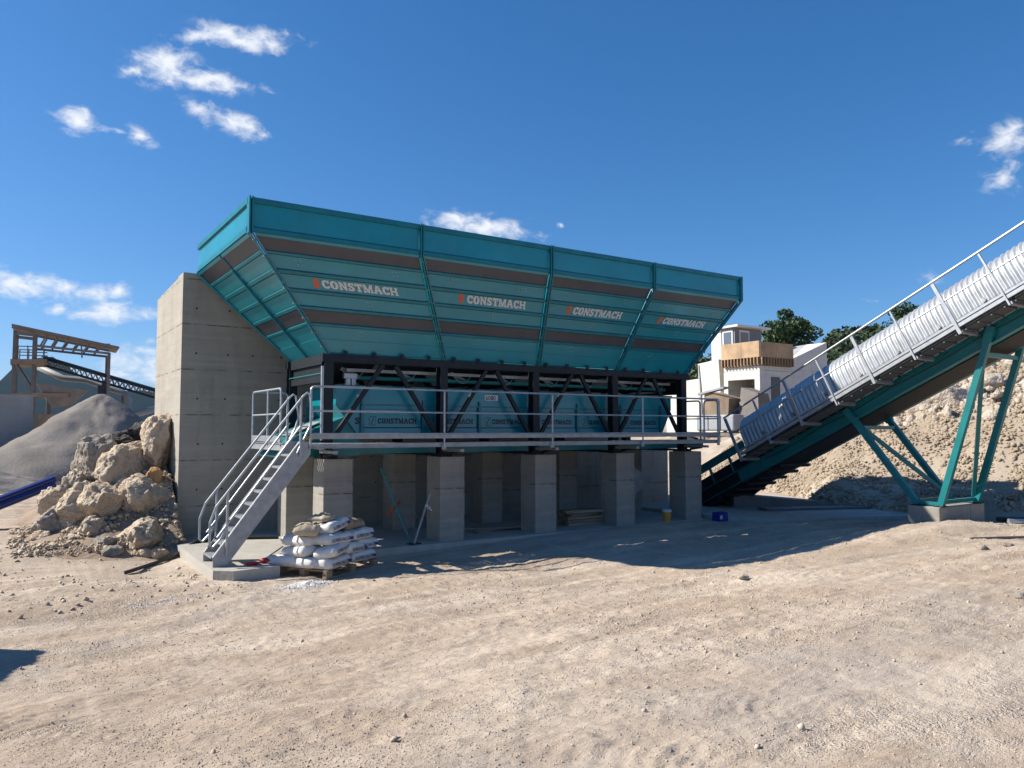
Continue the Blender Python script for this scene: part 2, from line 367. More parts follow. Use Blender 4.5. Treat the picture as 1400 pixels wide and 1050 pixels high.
# ------------------------------------------------------------------ mesh building
ORG = {}
class MB:
    def __init__(s): s.v = []; s.f = []
    def add(s, vs, fs):
        k = len(s.v); s.v += [tuple(map(float, p)) for p in vs]; s.f += [tuple(i + k for i in q) for q in fs]; return s
    def hexa(s, p):     # bottom four (ccw from above) then top four
        return s.add(p, [(3, 2, 1, 0), (4, 5, 6, 7), (0, 1, 5, 4), (1, 2, 6, 5), (2, 3, 7, 6), (3, 0, 4, 7)])
    def box(s, x0, x1, y0, y1, z0, z1):
        return s.hexa([(x0, y0, z0), (x1, y0, z0), (x1, y1, z0), (x0, y1, z0), (x0, y0, z1), (x1, y0, z1), (x1, y1, z1), (x0, y1, z1)])
    def bar(s, a, b, w, h, up=(0, 0, 1)):
        a, b = Vector(a), Vector(b); d = (b - a).normalized(); up = Vector(up)
        if abs(d.dot(up)) > .99: up = Vector((0, 1, 0))
        x = d.cross(up).normalized() * (w / 2); u = x.cross(d).normalized() * (h / 2)
        return s.hexa([a - x - u, a + x - u, b + x - u, b - x - u, a - x + u, a + x + u, b + x + u, b - x + u])
    def ibar(s, a, b, w, h, up=(0, 0, 1), t=.018):      # I section
        a, b = Vector(a), Vector(b); d = (b - a).normalized(); up = Vector(up)
        if abs(d.dot(up)) > .99: up = Vector((0, 1, 0))
        x = d.cross(up).normalized(); u = x.cross(d).normalized() * (h / 2 - t / 2)
        s.bar(a + u, b + u, w, t, up); s.bar(a - u, b - u, w, t, up); s.bar(a, b, t, h - 2 * t, up); return s
    def tube(s, pts, r, n=8):
        pts = [Vector(p) for p in pts]; k = len(s.v); prevn = None
        for i, p in enumerate(pts):
            t = ((pts[min(i + 1, len(pts) - 1)] - pts[max(i - 1, 0)])).normalized()
            if prevn is None:
                prevn = t.orthogonal().normalized()
            nn = (prevn - t * prevn.dot(t)).normalized(); prevn = nn; bb = t.cross(nn)
            rr = r[i] if isinstance(r, (list, tuple)) else r
            for j in range(n):
                q = 2 * math.pi * j / n; s.v.append(tuple(p + nn * (rr * math.cos(q)) + bb * (rr * math.sin(q))))
        for i in range(len(pts) - 1):
            for j in range(n):
                a = k + i * n + j; b = k + i * n + (j + 1) % n; s.f.append((a, b, b + n, a + n))
        s.f.append(tuple(k + j for j in reversed(range(n)))); e = k + (len(pts) - 1) * n; s.f.append(tuple(e + j for j in range(n)))
        return s
    def slab(s, a, b, c, d, out, t):    # quad a b c d thickened by t along out, sunk slightly the other way
        o = Vector(out).normalized()
        q = [Vector(p) for p in (a, b, c, d)]
        return s.hexa([p for p in q] + [p + o * t for p in q])
    def build(s, name, material, parent=None, loc=None, smooth=False, label=None, cat=None, group=None, kind=None):
        o = Vector(loc) if loc is not None else (ORG[parent.name] if parent is not None else Vector((0, 0, 0)))
        me = bpy.data.meshes.new(name)
        me.from_pydata([(x - o.x, y - o.y, z - o.z) for x, y, z in s.v], [], s.f)
        bm = bmesh.new(); bm.from_mesh(me); bmesh.ops.recalc_face_normals(bm, faces=bm.faces); bm.to_mesh(me); bm.free()
        return link(name, me, material, parent, o, smooth, label, cat, group, kind)
def link(name, me, material, parent=None, o=None, smooth=False, label=None, cat=None, group=None, kind=None):
    if material is not None and not me.materials: me.materials.append(material)
    if smooth: me.polygons.foreach_set('use_smooth', [True] * len(me.polygons))
    ob = bpy.data.objects.new(name, me); COL.objects.link(ob)
    if parent is not None: ob.parent = parent
    else: ob.location = o if o is not None else (0, 0, 0)
    ORG[ob.name] = o if o is not None else Vector((0, 0, 0))
    tag(ob, label, cat, group, kind)
    return ob
def tag(ob, label=None, cat=None, group=None, kind=None):
    for k, v in (('label', label), ('category', cat), ('group', group), ('kind', kind)):
        if v: ob[k] = v
    return ob
def thing(name, loc, label, cat, group=None, rz=0):
    e = bpy.data.objects.new(name, None); COL.objects.link(e); e.location = loc; e.rotation_euler = (0, 0, rz); e.empty_display_size = .2
    ORG[e.name] = Vector(loc); return tag(e, label, cat, group)
def npmesh(name, V, F):
    V = np.asarray(V, np.float32); F = np.asarray(F, np.int32)
    me = bpy.data.meshes.new(name); k = F.shape[1]
    me.vertices.add(len(V)); me.vertices.foreach_set('co', V.ravel())
    me.loops.add(F.size); me.loops.foreach_set('vertex_index', F.ravel())
    me.polygons.add(len(F)); me.polygons.foreach_set('loop_start', np.arange(0, F.size, k, dtype=np.int32))
    me.polygons.foreach_set('loop_total', np.full(len(F), k, np.int32))
    me.update(calc_edges=True); me.validate(); return me
def lerp(a, b, t): return Vector(a) * (1 - t) + Vector(b) * t

# slab-serif capitals used for the maker's lettering
GL = {
 'C': (85, [[(30,0),(62,0),(80,10),(87,30),(60,34),(52,22),(38,22),(30,34),(30,66),(38,78),(52,78),(58,64),(85,64),(85,100),(74,100),(68,93),(58,100),(30,100),(8,84),(0,64),(0,36),(8,16)]]),
 'O': (92, [[(30,0),(62,0),(84,16),(92,38),(92,62),(84,84),(62,100),(30,100),(8,84),(0,62),(0,38),(8,16)], [(41,18),(34,36),(34,64),(41,82),(51,82),(58,64),(58,36),(51,18)]]),
 'N': (97, [[(0,0),(36,0),(36,18),(29,18),(29,60),(68,0),(90,0),(90,82),(97,82),(97,100),(60,100),(60,82),(67,82),(67,44),(30,100),(0,100),(0,82),(7,82),(7,18),(0,18)]]),
 'S': (77, [[(0,0),(12,0),(16,7),(26,0),(52,0),(70,12),(77,30),(70,46),(54,58),(34,66),(32,74),(39,80),(48,78),(54,68),(71,68),(71,100),(60,100),(55,94),(46,100),(24,100),(6,88),(1,72),(6,56),(20,46),(44,36),(46,26),(38,20),(26,22),(20,34),(0,34)]]),
 'T': (87, [[(20,0),(67,0),(67,18),(58,18),(58,80),(67,80),(71,62),(87,62),(87,100),(0,100),(0,62),(16,62),(20,80),(29,80),(29,18),(20,18)]]),
 'M': (117, [[(0,0),(34,0),(34,18),(26,18),(26,58),(48,0),(68,0),(91,58),(91,18),(82,18),(82,0),(117,0),(117,18),(110,18),(110,82),(117,82),(117,100),(84,100),(58,40),(33,100),(0,100),(0,82),(7,82),(7,18),(0,18)]]),
 'A': (102, [[(0,0),(38,0),(38,18),(31,18),(35,30),(66,30),(70,18),(64,18),(64,0),(102,0),(102,18),(96,18),(68,100),(34,100),(6,18),(0,18)], [(41,48),(60,48),(50.5,76)]]),
 'H': (97, [[(0,0),(37,0),(37,18),(31,18),(31,40),(66,40),(66,18),(60,18),(60,0),(97,0),(97,18),(90,18),(90,82),(97,82),(97,100),(60,100),(60,82),(66,82),(66,61),(31,61),(31,82),(37,82),(37,100),(0,100),(0,82),(7,82),(7,18),(0,18)]]),
}
def lettering(mb, text, origin, ux, uy, height, width=None, shear=0.0, gap=7):
    tot = sum(GL[c][0] for c in text) + gap * (len(text) - 1)
    ky = height / 100; kx = (width / tot) if width else ky
    ux, uy, origin = Vector(ux).normalized(), Vector(uy).normalized(), Vector(origin); x = 0
    for c in text:
        w, loops = GL[c]
        polys = [[Vector((px, py, 0)) for px, py in lp] for lp in loops]
        flat = [p for lp in polys for p in lp]
        tris = tessellate_polygon(polys)
        mb.add([origin + ux * ((x + p.x + shear * p.y) * kx) + uy * (p.y * ky) for p in flat], [tuple(t) for t in tris])
        x += w + gap
    return x * kx
def text_mesh(name, body, size, material, parent, matrix, bold=.0):
    cu = bpy.data.curves.new('tmp_text', 'FONT'); cu.body = body; cu.size = size; cu.offset = bold; cu.resolution_u = 2
    ob = bpy.data.objects.new('tmp_text', cu); COL.objects.link(ob)
    dg = bpy.context.evaluated_depsgraph_get(); dg.update()
    me = bpy.data.meshes.new_from_object(ob.evaluated_get(dg))
    bpy.data.objects.remove(ob); me.name = name; me.materials.clear(); me.transform(matrix)
    return link(name, me, material, parent, ORG[parent.name])

# icosphere templates for stones
def ico(n):
    bm = bmesh.new(); bmesh.ops.create_icosphere(bm, subdivisions=n, radius=1)
    V = np.array([v.co[:] for v in bm.verts]); F = np.array([[v.index for v in f.verts] for f in bm.faces]); bm.free(); return V, F
ICO = {k: ico(k) for k in (1, 2, 3, 4, 5)}
def rock_mesh(name, seed, dims, sub=4, planes=11, rough=.06, flat=.55, crag=0.0):
    rng = np.random.default_rng(seed); D, F = ICO[sub]
    N = rng.normal(size=(planes, 3)); N /= np.linalg.norm(N, axis=1)[:, None]; off = rng.uniform(flat, 1.0, planes)
    dots = D @ N.T
    r = np.min(np.where(dots > .05, off / np.maximum(dots, .05), 9), axis=1); r = np.minimum(r, 1.15)
    k = seed * 3.7
    if crag:       # many small fracture faces on top of the big ones
        N2 = rng.normal(size=(60, 3)); N2 /= np.linalg.norm(N2, axis=1)[:, None]
        Dw = D + .05 * np.stack([vnoise(D[:, 0] * 2.2 + k + a, D[:, 1] * 2.2 + a, D[:, 2] * 2.2, seed + a) for a in (1, 2, 3)], -1)
        d2 = Dw @ N2.T
        r = np.minimum(r, np.min(np.where(d2 > .05, rng.uniform(.84, 1.08, 60) / np.maximum(d2, .05), 9), axis=1))
    n1 = fbm(D[:, 0] * 1.7 + k, D[:, 1] * 1.7, D[:, 2] * 1.7 + .3, seed, 3) * (.05 if crag else .11)
    n2 = fbm(D[:, 0] * 6 + k, D[:, 1] * 6 + 9.1, D[:, 2] * 6 + .7, seed + 5, 4) * rough
    n3 = -np.abs(vnoise(D[:, 0] * 3 + k, D[:, 1] * 4.3 + 2.2, D[:, 2] * 3.1 + .4, seed + 9)) * rough * 1.6
    if crag:
        c1 = fbm(D[:, 0] * 2.6 + k, D[:, 1] * 2.6 + 4, D[:, 2] * 2.6, seed + 31, 5, .6)
        n2 = n2 * 1.1 + crag * .7 * (np.abs(c1) - .3)
    V = D * (r * (1 + n1 + n2 + n3))[:, None] * np.array(dims)
    return npmesh(name, V, F)
def scatter_mesh(name, P, S, seed, sub=1, jitter=.28, flat=.62):
    """many little stones in one mesh; P positions, S radii"""
    rng = np.random.default_rng(seed)
    if sub == 0:
        D = np.array([(1,0,0),(-1,0,0),(0,1,0),(0,-1,0),(0,0,1),(0,0,-1)], float)
        F = np.array([(0,2,4),(2,1,4),(1,3,4),(3,0,4),(2,0,5),(1,2,5),(3,1,5),(0,3,5)])
    else: D, F = ICO[sub]
    n, k = len(P), len(D)
    V = D[None] * (1 + rng.uniform(-jitter, jitter, (n, k, 1)))
    A = rng.uniform(.7, 1.3, (n, 1, 3)); A[:, :, 2] *= flat; V = V * A
    q = rng.normal(size=(n, 4)); q /= np.linalg.norm(q, axis=1)[:, None]; q[:, 1:3] *= .5; q /= np.linalg.norm(q, axis=1)[:, None]
    w, x, y, z = q.T
    Rm = np.stack([1-2*(y*y+z*z), 2*(x*y-z*w), 2*(x*z+y*w), 2*(x*y+z*w), 1-2*(x*x+z*z), 2*(y*z-x*w), 2*(x*z-y*w), 2*(y*z+x*w), 1-2*(x*x+y*y)], -1).reshape(n, 3, 3)
    V = np.einsum('nij,nkj->nki', Rm, V) * S[:, None, None] + P[:, None, :]
    return npmesh(name, V.reshape(-1, 3), (F[None] + (np.arange(n) * k)[:, None, None]).reshape(-1, 3))

# ================================================================== GROUND
TRK = [  # tyre tracks: start, end, half width, ridge pitch
    ((5.6, 2.3), (-.2, 10.2), .26, .12), ((1.3, 2.4), (-.7, 4.6), .26, .12), ((9.5, 3.0), (3.2, 12.2), .30, .14), ((12.5, 3.6), (6.2, 11.6), .30, .14),
    ((3.4, 2.4), (-.3, 8.2), .30, .13), ((4.6, 2.3), (.9, 9.4), .30, .13), ((2.2, 2.3), (-.6, 6.2), .28, .12), ((2.6, 3.0), (8.5, 10.8), .32, .14), ((3.0, 6.8), (14, 4.6), .30, .14), ((2.0, 9.2), (13, 6.9), .34, .15), ((6.5, 2.2), (9.0, 6.5), .30, .13)]
def gz_base(x, y):
    z = .72 * (1 - sst(1.0, 11.0, y)) - .10 + .16 * sst(4.5, 12, x)
    z = z + .30 * np.exp(-(((x - 16.6) / 2.6) ** 2 + ((y - 8.7) / 1.3) ** 2))
    z = z + .18 * sst(3.0, .2, x) * sst(13, 18, y)
    z = z - .10 * np.exp(-(((x - 2.3) / .7) ** 2 + ((y - 14.8) / 1.4) ** 2))
    return z
def gz(x, y, fine=True):
    x = np.asarray(x, float); y = np.asarray(y, float)
    z = gz_base(x, y)
    fade = sst(60, 30, np.hypot(x, y))
    calm = 1 - .7 * sst(13.4, 14.2, y) * sst(2.6, 3.2, x) * sst(22, 20, x)
    z = z + fade * calm * (.045 * fbm(x * .35, y * .5, 0, 3, 3) + .016 * fbm(x * 1.6, y * 2.1, 0, 8, 3))
    if fine:
        near = sst(19, 14, y) * sst(24, 18, x) * calm
        z = z + near * (.010 * fbm(x * 5, y * 5, 0, 21, 3) + .006 * np.abs(fbm(x * 11, y * 11, 0, 31, 2)))
        rd = np.clip(1 - np.abs(fbm(x * .8 + .35 * y, y * 2.6 - .9 * x, 0, 111, 4)) * 1.5, 0, 1) ** 5
        z = z + near * .016 * rd * np.clip(.45 + 1.2 * vnoise(x * .6, y * .8, 0, 117), 0, 1)
        rd = np.clip(1 - np.abs(fbm(x * 2.2 - y * 1.1, y * 5.2 + x * .8, 0, 131, 3)) * 1.6, 0, 1) ** 4
        z = z + near * .014 * rd * np.clip(.35 + 1.3 * vnoise(x * .8, y * 1.0, 0, 137), 0, 1)
        for i, (a, b, hw, pitch) in enumerate(TRK):
            ax, ay = a; bx, by = b; L = math.hypot(bx - ax, by - ay); dx, dy = (bx - ax) / L, (by - ay) / L
            s = (x - ax) * dx + (y - ay) * dy; t = (x - ax) * dy - (y - ay) * dx + .25 * np.sin(s * .55 + i)
            m = sst(hw, hw * .75, np.abs(t)) * sst(-.3, .6, s) * sst(L + .3, L - .6, s)
            m = m * np.clip(.75 + .7 * vnoise(x * .6, y * .6, 0, 40 + i), 0, 1)
            rid = np.sin(2 * math.pi * (s + .35 * np.abs(t) + .07 * vnoise(x * 2, y * 2, 0, 60)) / pitch)
            z = z + m * (np.clip(rid, -.4, .5) * .012 * np.clip(.65 + .7 * vnoise(x * 1.7, y * 1.7, 0, 140 + i), .15, 1) - .005) + .008 * np.exp(-((np.abs(t) - hw) / .05) ** 2) * sst(-.3, .6, s) * sst(L + .3, L - .6, s) * np.clip(.3 + vnoise(x * .7, y * .7, 0, 80 + i), 0, 1)
    return z
def graded(lo, hi, segs, far):
    c = []
    for a, b, st in segs: c += list(np.arange(a, b, st))
    c.append(segs[-1][1])
    up = []; st = segs[-1][2]; p = c[-1]
    while p < far: st *= 1.22; p += st; up.append(p)
    dn = []; st = segs[0][2]; p = c[0]
    while p > -far: st *= 1.22; p -= st; dn.append(p)
    return np.array(dn[::-1] + c + up)
gx = graded(0, 0, [(-.8, 6.5, .028), (6.5, 12, .045), (12, 22, .08)], 6000)
gy = graded(0, 0, [(1.9, 8, .028), (8, 14.5, .055), (14.5, 24, .25)], 6000)
GX, GY = np.meshgrid(gx, gy)
GZ = gz(GX, GY)
nx, ny = len(gx), len(gy)
idx = np.arange(nx * ny).reshape(ny, nx)
F = np.stack([idx[:-1, :-1], idx[:-1, 1:], idx[1:, 1:], idx[1:, :-1]], -1).reshape(-1, 4)
link('ground', npmesh('ground', np.stack([GX, GY, GZ], -1).reshape(-1, 3), F), M['ground'], smooth=True, kind='structure', label='pale beige gravel yard with tyre marks')

# ---- loose gravel on the yard
rng = np.random.default_rng(11)
def gravel_pts(n, x0, x1, y0, y1, seed):
    r = np.random.default_rng(seed); x = r.uniform(x0, x1, n * 2); y = r.uniform(y0, y1, n * 2)
    dens = np.clip(.45 + .55 * fbm(x * .5, y * .5, 0, 90, 3), .08, 1)
    keep = r.uniform(0, 1, n * 2) < dens
    keep &= ~((y > 14.0) & (x > 2.9) & (x < 19)); keep &= ~((y > 13.2) & (x > 2.9) & (x < 4.2))
    return x[keep][:n], y[keep][:n]
Ps, Ss = [], []
for (n, x0, x1, y0, y1, lo, hi, sd) in ((46000, -.4, 8.5, 2.0, 6.5, .0030, .0095, 1), (34000, -.6, 16, 4.5, 13.5, .0042, .012, 2), (9000, 5, 22, 2.5, 13.8, .008, .022, 3), (80, 0, 20, 2.5, 13, .022, .04, 6), (900, -2, 4, 12, 19, .012, .05, 4)):
    x, y = gravel_pts(n, x0, x1, y0, y1, sd)
    s = lo * (hi / lo) ** (np.random.default_rng(sd + 50).uniform(0, 1, len(x)) ** 2.6)
    Ps.append(np.stack([x, y, gz(x, y) + s * .25], -1)); Ss.append(s)
link('loose_gravel', scatter_mesh('loose_gravel', np.concatenate(Ps), np.concatenate(Ss), 5, 0), M['pebble'], kind='stuff', label='small loose stones strewn over the beige yard')

# ---- larger single stones that stand out on the yard
STONES = [(9.6, 4.1, .09, 'stone', 'fist sized pale stone lying alone in the middle foreground gravel'), (13.6, 6.4, .08, 'stone', 'pointed grey stone on the right of the yard'),
          (14.3, 6.35, .075, 'stone', 'small upright pale stone right of the pointed grey stone'), (9.2, 7.7, .07, 'stone', 'flat white stone on the yard below the shadow tip'),
          (7.0, 2.95, .05, 'stone', 'dark little stone near the bottom right foreground'), (11.3, 3.9, .08, 'stone', 'flat grey stone at the lower right of the yard')]
for i, (x, y, s, c, lb) in enumerate(STONES):
    z = float(gz(x, y))
    me = rock_mesh('loose_stone', 300 + i, (s * 1.3, s, s * .7), 3, 9, .05)
    o = link('loose_stone', me, M['rock_white'] if i in (3,) else M['rock_grey'], o=Vector((x, y, z + s * .3)), label=lb, cat='stone', group='single stones lying on the gravel yard')
    o.location = (x, y, z + s * .3)

# ================================================================== SLABS
SZ = .08
def poly_prism(mb, pts, z0, z1):
    n = len(pts)
    mb.add([(x, y, z0) for x, y in pts] + [(x, y, z1) for x, y in pts], [tuple(reversed(range(n))), tuple(range(n, 2 * n))] + [(i, (i + 1) % n, n + (i + 1) % n, n + i) for i in range(n)])
    return mb
poly_prism(MB(), [(2.98, 13.45), (3.25, 13.22), (4.05, 13.32), (4.12, 14.10), (15.4, 14.14), (15.6, 18.3), (3.05, 18.3)], -.55, SZ).build('concrete_slab', M['slab'], kind='structure', label='concrete base slab under the pillars and stair foot')
poly_prism(MB(), [(15.7, 13.8), (16.6, 12.9), (19.7, 11.3), (21.6, 10.6), (22.5, 17.5), (15.7, 17.5)], -.3, .155).build('concrete_apron', M['slab'], kind='structure', label='concrete apron under the conveyor tail')

# ================================================================== RETAINING WALL
w = thing('retaining_wall', (3.3, 18.3, -.3), 'tall board marked grey concrete wall with sunlit left end behind the stairs', 'wall')
WX = 3.28
b = MB(); b.box(WX + .002, 16.4, 18.34, 18.95, -.4, 5.945)
b.build('front_wall', M['concrete'], w)
b = MB()
for i in range(9):
    for j in range(6):
        x = WX + .35 + i * .62 + .05 * math.sin(i * 3 + j); z = .45 + j * 1.02 - .4
        b.tube([(x, 18.338, z), (x, 18.334, z)], .022, 8)
b.build('tie_hole', M['frame'], w, kind='stuff')
b = MB(); b.box(16.402, 18.3, 18.36, 18.9, -.4, 1.75); b.build('low_wall', M['concrete'], w)
b = MB()   # side wall: its foot is cut back at the rear
b.add([(WX, 18.335, -.4), (WX, 20.9, -.4), (WX, 21.75, 1.0), (WX, 21.75, 5.80), (WX, 18.335, 5.92), (WX + .5, 18.335, -.4), (WX + .5, 20.9, -.4), (WX + .5, 21.75, 1.0), (WX + .5, 21.75, 5.80), (WX + .5, 18.335, 5.92)],
      [(0, 1, 2, 3, 4), (9, 8, 7, 6, 5), (0, 4, 9, 5), (1, 0, 5, 6), (2, 1, 6, 7), (3, 2, 7, 8), (4, 3, 8, 9)])
b.build('side_wall', M['concrete'], w)
b = MB(); b.hexa([(5.5, 18.95, -.4), (16.2, 18.95, -.4), (16.2, 33, -.4), (5.5, 33, -.4), (5.5, 18.95, 5.6), (16.2, 18.95, 5.6), (16.2, 33, .2), (5.5, 33, .2)])
b.build('loading_ramp', M['bank'], kind='structure', label='earth ramp filled up behind the concrete wall')

# ================================================================== PILLARS
PX = [5.45, 7.96, 10.4, 12.82, 15.19]
PW = .30
FRONT = ['concrete pillar with a sunlit left face, nearest the stairs behind the bags', 'front concrete pillar with a grey prop leaning on it', 'front concrete pillar standing in the middle of the front row of five',
         'front concrete pillar standing next to the small timber stack', 'front concrete pillar beside the conveyor tail and blue crate']
BACK = ['shaded rear pillar seen under the stair stringer', 'shaded rear pillar left of the grey leaning prop', 'shaded rear pillar between the second and middle front pillars', 'shaded rear pillar right of the middle front pillar', 'shaded rear pillar behind the conveyor tail at the right end']
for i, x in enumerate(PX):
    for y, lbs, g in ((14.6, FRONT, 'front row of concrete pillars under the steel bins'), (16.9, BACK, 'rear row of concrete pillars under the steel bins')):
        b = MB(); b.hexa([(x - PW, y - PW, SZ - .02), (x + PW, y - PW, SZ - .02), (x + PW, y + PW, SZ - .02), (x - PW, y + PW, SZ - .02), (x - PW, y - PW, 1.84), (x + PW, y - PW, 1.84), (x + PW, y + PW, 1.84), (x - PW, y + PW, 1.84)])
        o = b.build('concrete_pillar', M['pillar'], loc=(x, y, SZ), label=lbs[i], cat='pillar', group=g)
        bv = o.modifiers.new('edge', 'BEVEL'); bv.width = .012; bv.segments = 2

# ================================================================== AGGREGATE HOPPER
hop = thing('aggregate_hopper', (10.3, 14.7, 1.84), 'long teal steel four bin hopper with dark stripes on a dark frame', 'hopper')
TX = [3.58, 6.98, 10.25, 13.43, 16.65]        # seams at the rim
BX = [5.33, 7.95, 10.45, 12.88, 15.30]        # seams at the bottom
RY, BY, RYB, BYB = 13.9, 14.7, 18.3, 16.92    # front rim / bottom, back rim / bottom
ZR, ZF, ZB = 6.57, 5.95, 3.93
out_f = Vector((0, -(ZF - ZB), -(BY - RY))).normalized()
def PF(k, u, v):      # front slope: bay k, u along, v down
    t = lerp((TX[k], RY, ZF), (TX[k + 1], RY, ZF), u); bt = lerp((BX[k], BY, ZB), (BX[k + 1], BY, ZB), u); return t.lerp(bt, v)
def PB(k, u, v):
    t = lerp((TX[k], RYB, ZF), (TX[k + 1], RYB, ZF), u); bt = lerp((BX[k], BYB, ZB), (BX[k + 1], BYB, ZB), u); return t.lerp(bt, v)
out_l = Vector((-(ZF - ZB), 0, -(BX[0] - TX[0]))).normalized()
out_r = Vector(((ZF - ZB), 0, -(TX[4] - BX[4]))).normalized()
def PL(u, v):         # left end: u from front to back
    t = lerp((TX[0], RY, ZF), (TX[0], RYB, ZF), u); bt = lerp((BX[0], BY, ZB), (BX[0], BYB, ZB), u); return t.lerp(bt, v)
def PR(u, v):
    t = lerp((TX[4], RY, ZF), (TX[4], RYB, ZF), u); bt = lerp((BX[4], BY, ZB), (BX[4], BYB, ZB), u); return t.lerp(bt, v)
STRIPS = [(0, .025, 'teal', .03), (.025, .13, 'stripe', .0), (.165, .275, 'teal', 0), (.32, .43, 'teal', 0), (.47, .575, 'teal', 0), (.615, .72, 'stripe', 0), (.755, .878, 'teal', 0), (.870, 1.0, 'teal', .018)]
RIBS = [(.13, .165), (.275, .32), (.43, .47), (.575, .615), (.72, .755)]
U0, U1 = .018, .982
def face_panels(P, out, vis, rib_h=.038):
    made = {}
    for (a, c, m, pr) in STRIPS:
        b = MB(); o = Vector(out) * pr
        b.slab(P(U0, a) + o, P(U1, a) + o, P(U1, c) + o, P(U0, c) + o, out, -.012)
        made[a] = b.build('striped_panel' if m == 'stripe' else 'hopper_panel', M[m], hop, label='dark grey painted stripe panel' if m == 'stripe' else None)
    for (a, c) in RIBS:
        b = MB(); o = Vector(out); h = rib_h; d = (c - a) * .22
        q = [P(U0, a), P(U1, a), P(U1, c), P(U0, c)]; r = [P(U0, a + d) + o * h, P(U1, a + d) + o * h, P(U1, c - d) + o * h, P(U0, c - d) + o * h]
        b.hexa([p - o * .012 for p in q] + r); b.build('rib', M['teal_flange'], hop)
    return made
for k in range(4):
    made = face_panels(lambda u, v: PF(k, u, v), out_f, True)
    face_panels(lambda u, v: PB(k, u, v), Vector((0, ZF - ZB, -(RYB - BYB))).normalized(), False)
    # rim panel: upright with a folded top and bottom lip
    x0, x1 = TX[k] + .05, TX[k + 1] - .05
    b = MB(); b.box(x0, x1, RY, RY + .012, ZF + .10, ZR - .10); rp = b.build('rim_panel', M['teal'], hop)
    b = MB(); b.hexa([(x0, RY - .045, ZR - .10), (x1, RY - .045, ZR - .10), (x1, RY + .10, ZR - .10), (x0, RY + .10, ZR - .10), (x0, RY - .045, ZR), (x1, RY - .045, ZR), (x1, RY + .10, ZR), (x0, RY + .10, ZR)])
    b.build('rim_top_lip', M['teal_flange'], hop)
    b = MB(); b.hexa([(x0, RY - .035, ZF - .005), (x1, RY - .035, ZF - .005), (x1, RY + .02, ZF - .005), (x0, RY + .02, ZF - .005), (x0, RY - .035, ZF + .07), (x1, RY - .035, ZF + .07), (x1, RY + .012, ZF + .115), (x0, RY + .012, ZF + .115)])
    b.build('rim_bottom_lip', M['teal_flange'], hop)
    # lettering on the third teal strip
    tx = [(4.91, 5.06, 6.68), (8.06, 8.25, 9.80), (10.93, 11.11, 12.64), (13.83, 14.01, 15.54)][k]
    vmid = .43 - .010
    def on(x, v, off=.004):
        a, c = PF(k, 0, v), PF(k, 1, v); u = (x - a.x) / (c.x - a.x); return PF(k, u, v) + out_f * off
    uy = (PF(k, .5, .32) - PF(k, .5, .43)).normalized()
    b = MB(); lettering(b, 'CONSTMACH', on(tx[1], .408), (1, 0, 0), uy, .185, tx[2] - tx[1] - .03, .12)
    b.build('lettering', M['white'], made[.32])
    b = MB(); e0 = on(tx[0] - .01, .412); ux = Vector((1, 0, 0))
    pts = [(0, 0), (.07, -.005), (.105, .03), (.125, .185), (.105, .215), (.055, .205), (.02, .17)]
    b.add([e0 + ux * px + uy * py for px, py in pts], [tuple(range(len(pts)))]); b.build('emblem', M['orange'], made[.32])
    # bolt clusters
    for (strip, uu) in ((.165, .18), (.165, .78), (.47, .52), (.755, .35)):
        b = MB()
        for du in (-.012, .014):
            for dv in (.025, .06):
                c = PF(k, uu + du, strip + dv) + out_f * .006; b.tube([c - out_f * .01, c + out_f * .012], .011, 6)
        b.build('bolt_cluster', M['galv'], made[strip])
# left end, two halves split by a seam, and right end
for h, (ua, ub) in enumerate(((0, .5), (.5, 1))):
    face_panels(lambda u, v: PL(ua + (ub - ua) * (u * .985 + .0075), v), out_l, True, .014)
face_panels(lambda u, v: PR(u, v), out_r, True)
b = MB(); b.slab(PL(.493, .14) + out_l * .001, PL(.507, .14) + out_l * .001, PL(.507, 1), PL(.493, 1), out_l, .05); b.build('seam_flange', M['teal_flange'], hop)
for X, sgn, in ((TX[0], -1), (TX[4], 1)):
    y0, y1 = RY + .05, RYB - .05
    b = MB(); b.box(min(X, X - sgn * .012), max(X, X - sgn * .012), y0, y1, ZF + .10, ZR - .10); b.build('rim_panel', M['teal'], hop)
    b = MB(); b.box(min(X + sgn * .045, X - sgn * .10), max(X + sgn * .045, X - sgn * .10), y0, y1, ZR - .1, ZR); b.build('rim_top_lip', M['teal_flange'], hop)
    b = MB(); b.box(min(X + sgn * .04, X - sgn * .02), max(X + sgn * .04, X - sgn * .02), y0, y1, ZF, ZF + .1); b.build('rim_bottom_lip', M['teal_flange'], hop)
b = MB(); b.box(TX[0] + .05, TX[4] - .05, RYB - .012, RYB, ZF + .005, ZR); b.build('rim_panel', M['teal'], hop)
# seam flanges between the bays, corner flanges
for k in range(5):
    t, bt = Vector((TX[k], RY, ZF)), Vector((BX[k], BY, ZB))
    w_ = .055 if k not in (0, 4) else .05
    for dx in (-.04, .012):
        b = MB(); x = Vector((1, 0, 0))
        b.hexa([t + x * dx - out_f * .0, t + x * (dx + .028), bt + x * (dx + .028), bt + x * dx, t + x * dx + out_f * .085, t + x * (dx + .028) + out_f * .085, bt + x * (dx + .028) + out_f * .085, bt + x * dx + out_f * .085])
        b.build('seam_flange', M['teal_flange'], hop)
        b = MB(); b.box(TX[k] + dx, TX[k] + dx + .028, RY - .075, RY + .1, ZF - .03, ZR + .012); b.build('rim_flange', M['teal_flange'], hop)
    for j in range(8):
        c = t.lerp(bt, .06 + j * .125) + out_f * .055
        b = MB(); b.tube([c - Vector((.058, 0, 0)), c + Vector((.058, 0, 0))], .014, 6); b.build('flange_bolt', M['galv_dull'], hop)
